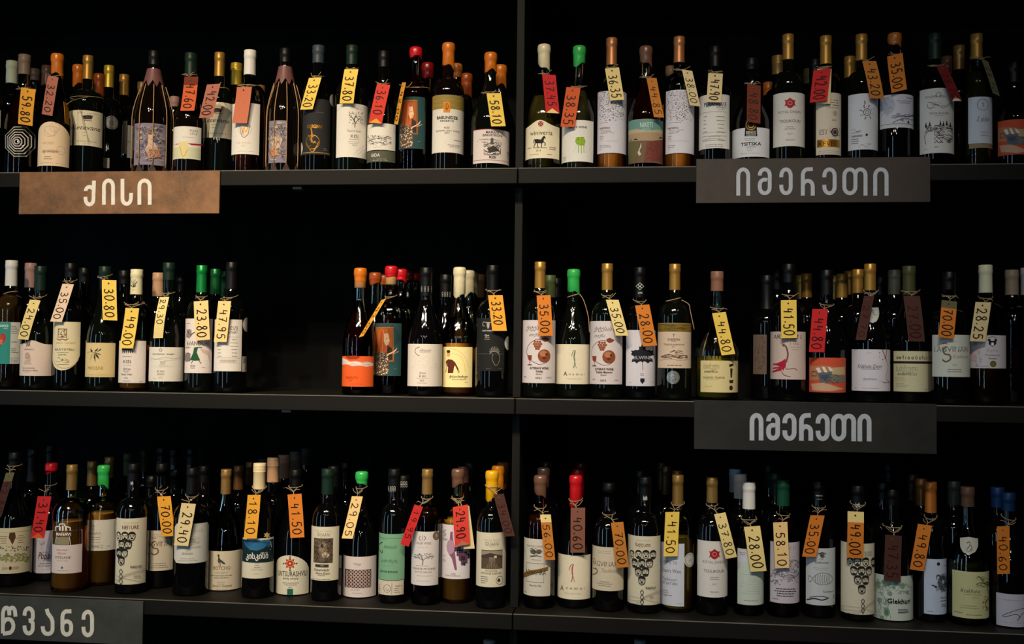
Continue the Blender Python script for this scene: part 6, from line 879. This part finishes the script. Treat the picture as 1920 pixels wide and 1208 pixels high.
b = B('b5', 828, 172, 100, 'B', 'k', ('plastic', 'black', 300), 'dark bottle with grey white label of a striped fish', [('b5', 747, 946, 603, 965, (192, 198, 202), [('s', [(825, 640), (850, 628), (875, 640)], 5, 'D'), ('e', 850, 645, 14, 18, (96, 96, 96)), ('sk', 850, 655, 28, 22, 16, 2.5, 'D', 4), ('t', 850, 692, 15, 'Eidiswati', 'D', {'w': 86}), ('g', 845, 728, 130, 2, 12, 'L'), ('s', [(790, 790), (830, 760), (890, 765), (915, 800), (880, 830), (820, 828), (790, 795)], 3, 'G')]+[('s', [(810+i*14, 768), (806+i*14, 800), (812+i*14, 826)], 3, 'G') for i in range(7)]+[('s', [(790, 792), (765, 775), (770, 815), (790, 796)], 3, 'G'), ('t', 890, 876, 11, 'Tsolikouri', 'K', {'i': 1, 'w': 80}), ('s', [(752, 928), (800, 920), (850, 930), (890, 915)], 7, 'K'), ('s', [(770, 912), (830, 906), (880, 912)], 4, 'K'), ('g', 920, 900, 20, 2, 12, 'D'), ('s', [(880, 940), (920, 944)], 5, 'D')]), ('b5', 0, 0, 1, 1, None, [('l', 812, 848, 268, 7, 'AG'), ('l', 815, 845, 290, 3, 'AG')])], y=.1)
tag(b, 'b5', [(777, 395), (863, 393), (813, 660), (720, 652)], '35.00', 'orange', 'orange price tag reading 35.00 on the bottom shelf')
b = B('b6', 62, 200, 104, 'B', 'k', ('plastic', 'black', 345), 'dark bottle with cream label of little faces under the cream topped tag 49.00', [faces('b6', -45, 166, 572, 1022, (((14, 60, 112, 156), 690), ((38, 84, 128), 745), ((62, 108), 802), ((86,), 862)), 46, 0, '', (92, 920, 1012)), ('b6', 120, 160, 590, 600, None, [('t', 130, 630, 30, 'დაღდა', 'K', {'w': 60}), ('g', 130, 650, 50, 1, 8, 'G')]), ('b6', 0, 0, 1, 1, None, [('t', 62, 328, 26, 'ბაღმა', 'W', {'b': 1, 'w': 68})])], y=.085)
tag(b, 'b6', [(8-10, 368), (100, 372), (96, 668), (-8, 660)], '49.00', 'orange', 'orange price tag reading 49.00 with a cream top, bottom shelf', top=('cream', .23), span=(.26, .95))
K('b6', 262, 60, 92, 'B', ('plastic', 'black', 190), 'black capped bottle deepest behind the green blot label bottle', 2)
K('b6', 222, 180, 96, 'B', ('plastic', 'black', 300), 'black capped bottle just behind the green blot label bottle', 1)
b = B('b6', 280, 222, 122, 'G', 'k', ('plastic', 'black', 330), 'broad dark bottle with white label of green blots under a dark brown tag', [('b6', 171, 421, 778, 1070, (196, 206, 196), [('e', x, y, rx, ry, (128, 156, 132)) for x, y, rx, ry in ((190, 835, 16, 24), (225, 815, 14, 14), (265, 890, 16, 14), (345, 840, 16, 20), (245, 1005, 20, 28), (200, 930, 18, 16), (290, 850, 10, 12), (375, 880, 14, 12), (215, 1040, 14, 12), (300, 830, 12, 10))]+[('sk', 225, 930, 45, 130, 40, 3, (120, 150, 124), 4), ('sk', 330, 850, 70, 40, 24, 2.5, (150, 172, 150), 5), ('e', 245, 1005, 11, 16, (90, 124, 96)), ('t', 328, 937, 30, 'Glekhuri', 'K', {'w': 150, 'b': 1}), ('g', 355, 990, 80, 2, 14, 'D', 'l'), ('g', 340, 1010, 60, 1, 9, 'G')])], y=.085, sh=(.42, .8))
tag(b, 'b6', [(235, 515), (342, 525), (332, 815), (228, 808)], '47.35', 'brown', 'dark brown price tag reading 47.35 on the bottom shelf')
b = B('b6', 523, 178, 92, 'B', 'k', ('foil', (196, 116, 44), 378), 'dark bottle with copper orange capsule and blue grey round drawing label', [('b6', 481, 655, 672, 1022, (188, 200, 222), [('d', 572, 702, 11, (40, 44, 56)), ('g', 612, 712, 50, 1, 12, 'G'), ('e', 607, 820, 52, 60, (130, 138, 158)), ('e', 600, 820, 40, 44, (84, 88, 104)), ('sk', 605, 822, 46, 52, 40, 4, (50, 52, 64), 4), ('e', 600, 815, 10, 12, (170, 176, 190)), ('s', [(530, 835), (560, 845), (548, 850)], 7, 'D'), ('sk', 605, 825, 50, 58, 20, 2.5, (170, 178, 196), 6), ('t', 605, 912, 14, 'Mtevani', 'G', {'i': 1, 'w': 60}), ('g', 610, 932, 110, 1, 10, 'D'), ('g', 605, 955, 60, 2, 12, 'G'), ('g', 520, 1000, 56, 1, 8, 'G')])], y=.1)
tag(b, 'b6', [(443, 447), (530, 460), (480, 748), (390, 735)], '49.80', 'orange', 'orange price tag reading 49.80 on the bottom shelf')
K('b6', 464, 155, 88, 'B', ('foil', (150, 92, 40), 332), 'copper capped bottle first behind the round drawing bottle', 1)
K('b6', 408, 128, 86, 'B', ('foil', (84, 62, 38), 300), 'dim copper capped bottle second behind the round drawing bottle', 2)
K('b6', 670, 172, 94, 'B', ('plastic', (28, 34, 32), 330), 'dark capped bottle between the round drawing and round seal bottles', 1)
B('b6', 757, 210, 122, 'G', (CG, (150, 142, 44)), ('plastic', (84, 62, 48), 340), 'olive bottle with round white seal and yellow green tree label', [('b6', 661, 907, 752, 1048, (198, 196, 146), [('t', 775, 872, 26, 'Krakhuna', 'D', {'i': 1, 'w': 118}), ('l', 730, 845, 892, 2, 'D'), ('t', 808, 914, 11, 'qvevri', 'G'), ('g', 770, 968, 120, 2, 14, (150, 150, 104)), ('s', [(905, 800), (880, 850), (890, 900), (870, 950), (880, 990)], 8, (110, 108, 72)), ('s', [(885, 840), (850, 820), (810, 830)], 4, (96, 92, 62)), ('s', [(880, 850), (850, 800), (835, 785)], 4, (96, 92, 62)), ('sk', 860, 815, 44, 34, 34, 3, (96, 92, 62), 4), ('sk', 875, 950, 24, 50, 24, 3, (110, 104, 70), 5), ('g', 700, 1005, 60, 1, 9, 'G'), ('g', 800, 1025, 110, 1, 9, 'G')]), ('b6', 0, 0, 1, 1, None, [('p', [(710, 535), (765, 530), (822, 540), (822, 590), (805, 625), (768, 643), (730, 628), (712, 595)], (186, 186, 172)), ('s', [(750, 570), (770, 562), (768, 590), (752, 605)], 5, 'D'), ('s', [(775, 580), (785, 600), (772, 615)], 5, 'D'), ('s', [(745, 612), (768, 622), (790, 612)], 3, 'G')])], fill=708, y=.09)
b = B('b6', 1015, 245, 116, 'G', 'k', ('plastic', 'blue', 368), 'dark bottle with blue capsule and lilac signature label', [('b6', 939, 1190, 895, 1102, (190, 188, 204), [('l', 945, 1150, 918, 1.6, 'L'), ('g', 1030, 934, 110, 1, 9, 'L'), ('s', [(1170, 975), (1100, 985), (1020, 1010), (980, 1028), (1000, 1035), (1060, 1020), (1085, 1035), (1072, 1062), (1110, 1010), (1140, 1030)], 3.5, 'K'), ('g', 1050, 1075, 170, 1, 9, 'L')])], y=.085)
tag(b, 'b6', [(943, 465), (1022, 460), (1025, 765), (945, 765)], '40.60', 'orange', 'orange price tag reading 40.60 on the bottom shelf')
K('b6', 945, 212, 96, 'B', ('plastic', (14, 44, 90), 345), 'blue capped bottle behind the lilac signature bottle', 1)
# ------------------------------------------------------------------ build
relax()
for b in ALL: build_bottle(b)
for b in ALL:   # the two bottles caged in cord
    if not getattr(b, 'cage', False): continue
    zc = .75*b.H; n = 9; org = b.e
    tip = [(.80*b.H), (.86*b.H)]
    V, Fc = [], []; seg = 36
    for i in range(seg):
        a = 2*PI*i/seg; peak = abs(((i*n/seg) % 1)-.5)*2
        for z in (.70*b.H+(1-peak)*.055*b.H, .78*b.H, .84*b.H, .855*b.H): V.append(((rad(b, z)+.0022)*math.sin(a), -(rad(b, z)+.0022)*math.cos(a), z))
    for i in range(seg):
        j = (i+1) % seg
        for k in range(3): Fc.append((i*4+k, j*4+k, j*4+k+1, i*4+k+1))
    mesh_obj('leather_collar', V, Fc, mat('plastic', (112, 74, 72)), org)
    for i in range(n):
        a = 2*PI*(i+.5)/n+.12; pts = [((rad(b, z)+.0035)*math.sin(a), -(rad(b, z)+.0035)*math.cos(a), z) for z in [.72*b.H-(.72*b.H-.016)*k/10 for k in range(11)]]
        V, Fc = tube(pts, .0011); mesh_obj('cord', V, Fc, mat('twine', (176, 140, 100)), org)
        r = b.R+.001; q = [(r*math.sin(a+d), -r*math.cos(a+d), z) for d, z in ((-.26, .0008), (.26, .0008), (0, .026))]; q2 = [((r+.0022)*math.sin(a+d), -(r+.0022)*math.cos(a+d), z) for d, z in ((-.26, .0008), (.26, .0008), (0, .026))]
        mesh_obj('base_tab', q+q2, [(0, 2, 1), (3, 4, 5), (0, 1, 4, 3), (1, 2, 5, 4), (2, 0, 3, 5)], mat('plastic', (74, 56, 52)), org, smooth=False)
for b in ALL:   # the moulded beading round one bottle's shoulder
    if not hasattr(b, 'ribs'): continue
    z1, z0 = (at(*P(b.c, b.capx, y), b.y-b.R).z-b.z0 for y in b.ribs); parts = []
    for i in range(40):
        a = 2*PI*i/40; parts.append(tube([((rad(b, z)+.0004)*math.sin(a), -(rad(b, z)+.0004)*math.cos(a), z) for z in [z0+(z1-z0)*k/5 for k in range(6)]], .0013, 6))
    V, Fc = join(parts); mesh_obj('beading', V, Fc, mat('clear_glass', CG), b.e)
for t in TAGS: build_tag(*t)
for t in TWINES: build_twine(*t)
# ------------------------------------------------------------------ region signs on the shelf edges
ARC = lambda cx, cy, rx, ry, a0, a1, n=8: [(cx+rx*math.cos(math.radians(a0+(a1-a0)*i/n)), cy-ry*math.sin(math.radians(a0+(a1-a0)*i/n))) for i in range(n+1)]
# letter strokes in a box 0..1 wide, 0 (top) .. 1 (bottom)
LET = {'ი': [[(.14, 1)]+ARC(.5, .3, .36, .22, 180, 0)+[(.86, 1)]],
       'მ': [[(.14, .3)]+ARC(.5, .28, .36, .2, 180, 0)+[(.86, .7)]+ARC(.5, .72, .36, .2, 0, -180)+ARC(.5, .62, .36, .18, 180, 60)],
       'ე': [[(.14, .36)]+ARC(.5, .3, .36, .22, 180, 0)+ARC(.5, .7, .36, .22, 0, -180)+[(.14, .62)]],
       'რ': [[(.14, 1)]+[(.14, .3)]+ARC(.48, .3, .34, .22, 180, 95)+[(.86, .07)], [(.14, .62)]+ARC(.5, .68, .36, .2, 160, 0)+[(.86, 1)]],
       'თ': [ARC(.3, .3, .22, .22, 180, 0)+ARC(.3, .7, .22, .22, 0, -180)+[(.08, .3)], [(.52, .4)]+ARC(.72, .28, .2, .2, 165, 0)+[(.92, 1)]],
       'ქ': [[(.9, .05), (.86, .7)]+ARC(.5, .72, .36, .2, 0, -180)+[(.12, .64)], [(.16, .43)]+ARC(.5, .42, .34, .14, 180, 30)],
       'ს': [[(.14, 0), (.14, .7)]+ARC(.5, .72, .36, .2, 180, 360)+[(.88, .52)]],
       'წ': [[(.1, .93), (.1, .25)]+ARC(.32, .22, .2, .16, 180, 0)+[(.52, .32)], [(.5, .25)]+ARC(.7, .22, .2, .16, 165, 0)+[(.92, .36)], [(.12, .62)]+ARC(.45, .68, .34, .24, 140, -70)+[(.1, .94)]],
       'ვ': [[(.12, .32)]+ARC(.5, .27, .36, .2, 180, 0)+ARC(.58, .37, .28, .12, 0, -90)+[(.5, .5)], [(.5, .5)]+ARC(.58, .62, .28, .12, 90, 0)+ARC(.5, .73, .36, .2, 0, -180)+[(.12, .66)]],
       'ა': [[(.42, .05), (.5, .2), (.78, .38), (.86, .5), (.86, .75)]+ARC(.5, .75, .36, .18, 0, -180)+[(.12, .66)]],
       'ნ': [[(.9, .08)]+ARC(.48, .3, .36, .22, 80, 180)+ARC(.5, .72, .38, .2, 180, 360)+ARC(.5, .62, .38, .18, 0, 150)]}
def sign(corners, word, boxes, m, paint, desc, wpx):
    y = -.006
    q = [at(*p, y) for p in corners]
    x0, x1 = (q[0].x+q[3].x)/2, (q[1].x+q[2].x)/2; z1, z0 = (q[0].z+q[1].z)/2, (q[2].z+q[3].z)/2
    e = empty('sign_board', ((x0+x1)/2, y, z0), desc, 'sign', 'region signs on the shelf edges')
    o = box('board', x0, x1, y, -.0006, z0, z1, m, None, .0006); o.parent = e; o.matrix_parent_inverse = Matrix.Translation(-e.location)
    for ch, (lx0, ly0, lx1, ly1) in zip(word, boxes):
        V, Fc = [], []; th = wpx*depth(q[0])/F; wv = (lx1-lx0)
        for st in LET[ch]:
            pl = []
            for u, v in st:
                # stroke centre line stays half a stroke inside the letter's box
                p = at(lx0+(lx1-lx0)*((u-.14)/.72*(1-wpx/wv)+wpx/wv/2), ly0+(ly1-ly0)*v, y); pl.append((p.x, p.z))
            for qd in ribbon(pl, th):
                k = len(V); oz = -.0007-k*6e-7
                for p in qd: V.append((p.x-e.location.x, oz, p.y-e.location.z))
                for p in qd: V.append((p.x-e.location.x, .0002, p.y-e.location.z))
                Fc += [(k, k+1, k+2, k+3), (k, k+4, k+5, k+1), (k+1, k+5, k+6, k+2), (k+2, k+6, k+7, k+3), (k+3, k+7, k+4, k)]
        l = mesh_obj('letter', V, Fc, paint, e, smooth=False)
PAINT = mat('paint', (226, 222, 210)); PAINT_COOL_LIT = mat('paint', (176, 182, 192))  # second tone is the same paint with cool light put into its colour
c5 = lambda x0, y0, x1, y1: (140+x0/12, 320+y0/12, 140+x1/12, 320+y1/12)
sign([(36, 321.5), (412, 321), (411, 401), (36, 401)], 'ქისი', [c5(205, 195, 470, 815), c5(618, 175, 910, 770), c5(1035, 185, 1312, 800), c5(1415, 175, 1735, 770)], mat('rust', (130, 91, 55)), PAINT, 'rusty brown steel sign lettered ქისი on the top shelf edge', 7.2)
c6 = lambda x0, x1: (1360+x0/6, 300+80/6, 1360+x1/6, 300+402/6)
sign([(1304.5, 299), (1745, 293.5), (1744, 378), (1306, 382)], 'იმერეთი', [c6(124, 278), c6(366, 520), c6(608, 756), c6(850, 1004), c6(1092, 1250), c6(1334, 1580), c6(1664, 1834)], mat('rust', (48, 37, 29)), PAINT_COOL_LIT, 'dimmed rusty steel sign lettered იმერეთი on the top shelf edge', 7.0)  # same rust as the first sign, darkened in colour for the dimmer light
c7 = lambda x0, x1, d=0: (1390+x0/7.385, 765+(72+d)/7.385, 1390+x1/7.385, 765+(452+d)/7.385)
sign([(1302, 752.5), (1758, 756), (1755, 850), (1301, 844)], 'იმერეთი', [c7(116, 304), c7(344, 534), c7(570, 762, 4), c7(800, 992, 4), c7(1030, 1222, 8), c7(1262, 1566, 10), c7(1608, 1800, 12)], mat('steel', (40, 40, 38)), PAINT_COOL_LIT, 'grey steel sign lettered იმერეთი on the middle shelf edge', 8.4)
c8 = lambda x0, y0, x1, y1: (x0/9.6, 1120+y0/9.6, x1/9.6, 1120+y1/9.6)
sign([(-140, 1113), (268, 1127.5), (267, 1207), (-140, 1196)], 'წვანე', [c8(30, 160, 300, 690), c8(410, 165, 630, 690), c8(740, 185, 985, 700), c8(1095, 215, 1315, 715), c8(1470, 225, 1695, 725)], mat('steel', (66, 68, 65)), PAINT, 'grey steel sign lettered წვანე on the bottom shelf edge', 7.4)
# caps of the row below just reaching into the picture
for i, (px, d) in enumerate(((1201, 'silver capped bottle on the lowest shelf beneath the red wax bottle row'), (918, 'grey capped bottle on the lowest shelf beneath the upright'))):
    b = Bottle(); b.c, b.capx, b.topy, b.hw, b.typ, b.glass, b.cap, b.desc, b.labs = 'b4', (px-960)/.3046, (1198-840)/.3046, 102, 'B', 'k', ('plastic', (150, 150, 146), (1225-840)/.3046), d, ()
    b.row, b.z0, b.k, b.group, b.extra, b.fill, b.y, b.zs, b.zn = 'l', LOWZ+.0003, 0, None, None, None, .16, .6, .74
    solve(b); build_bottle(b)
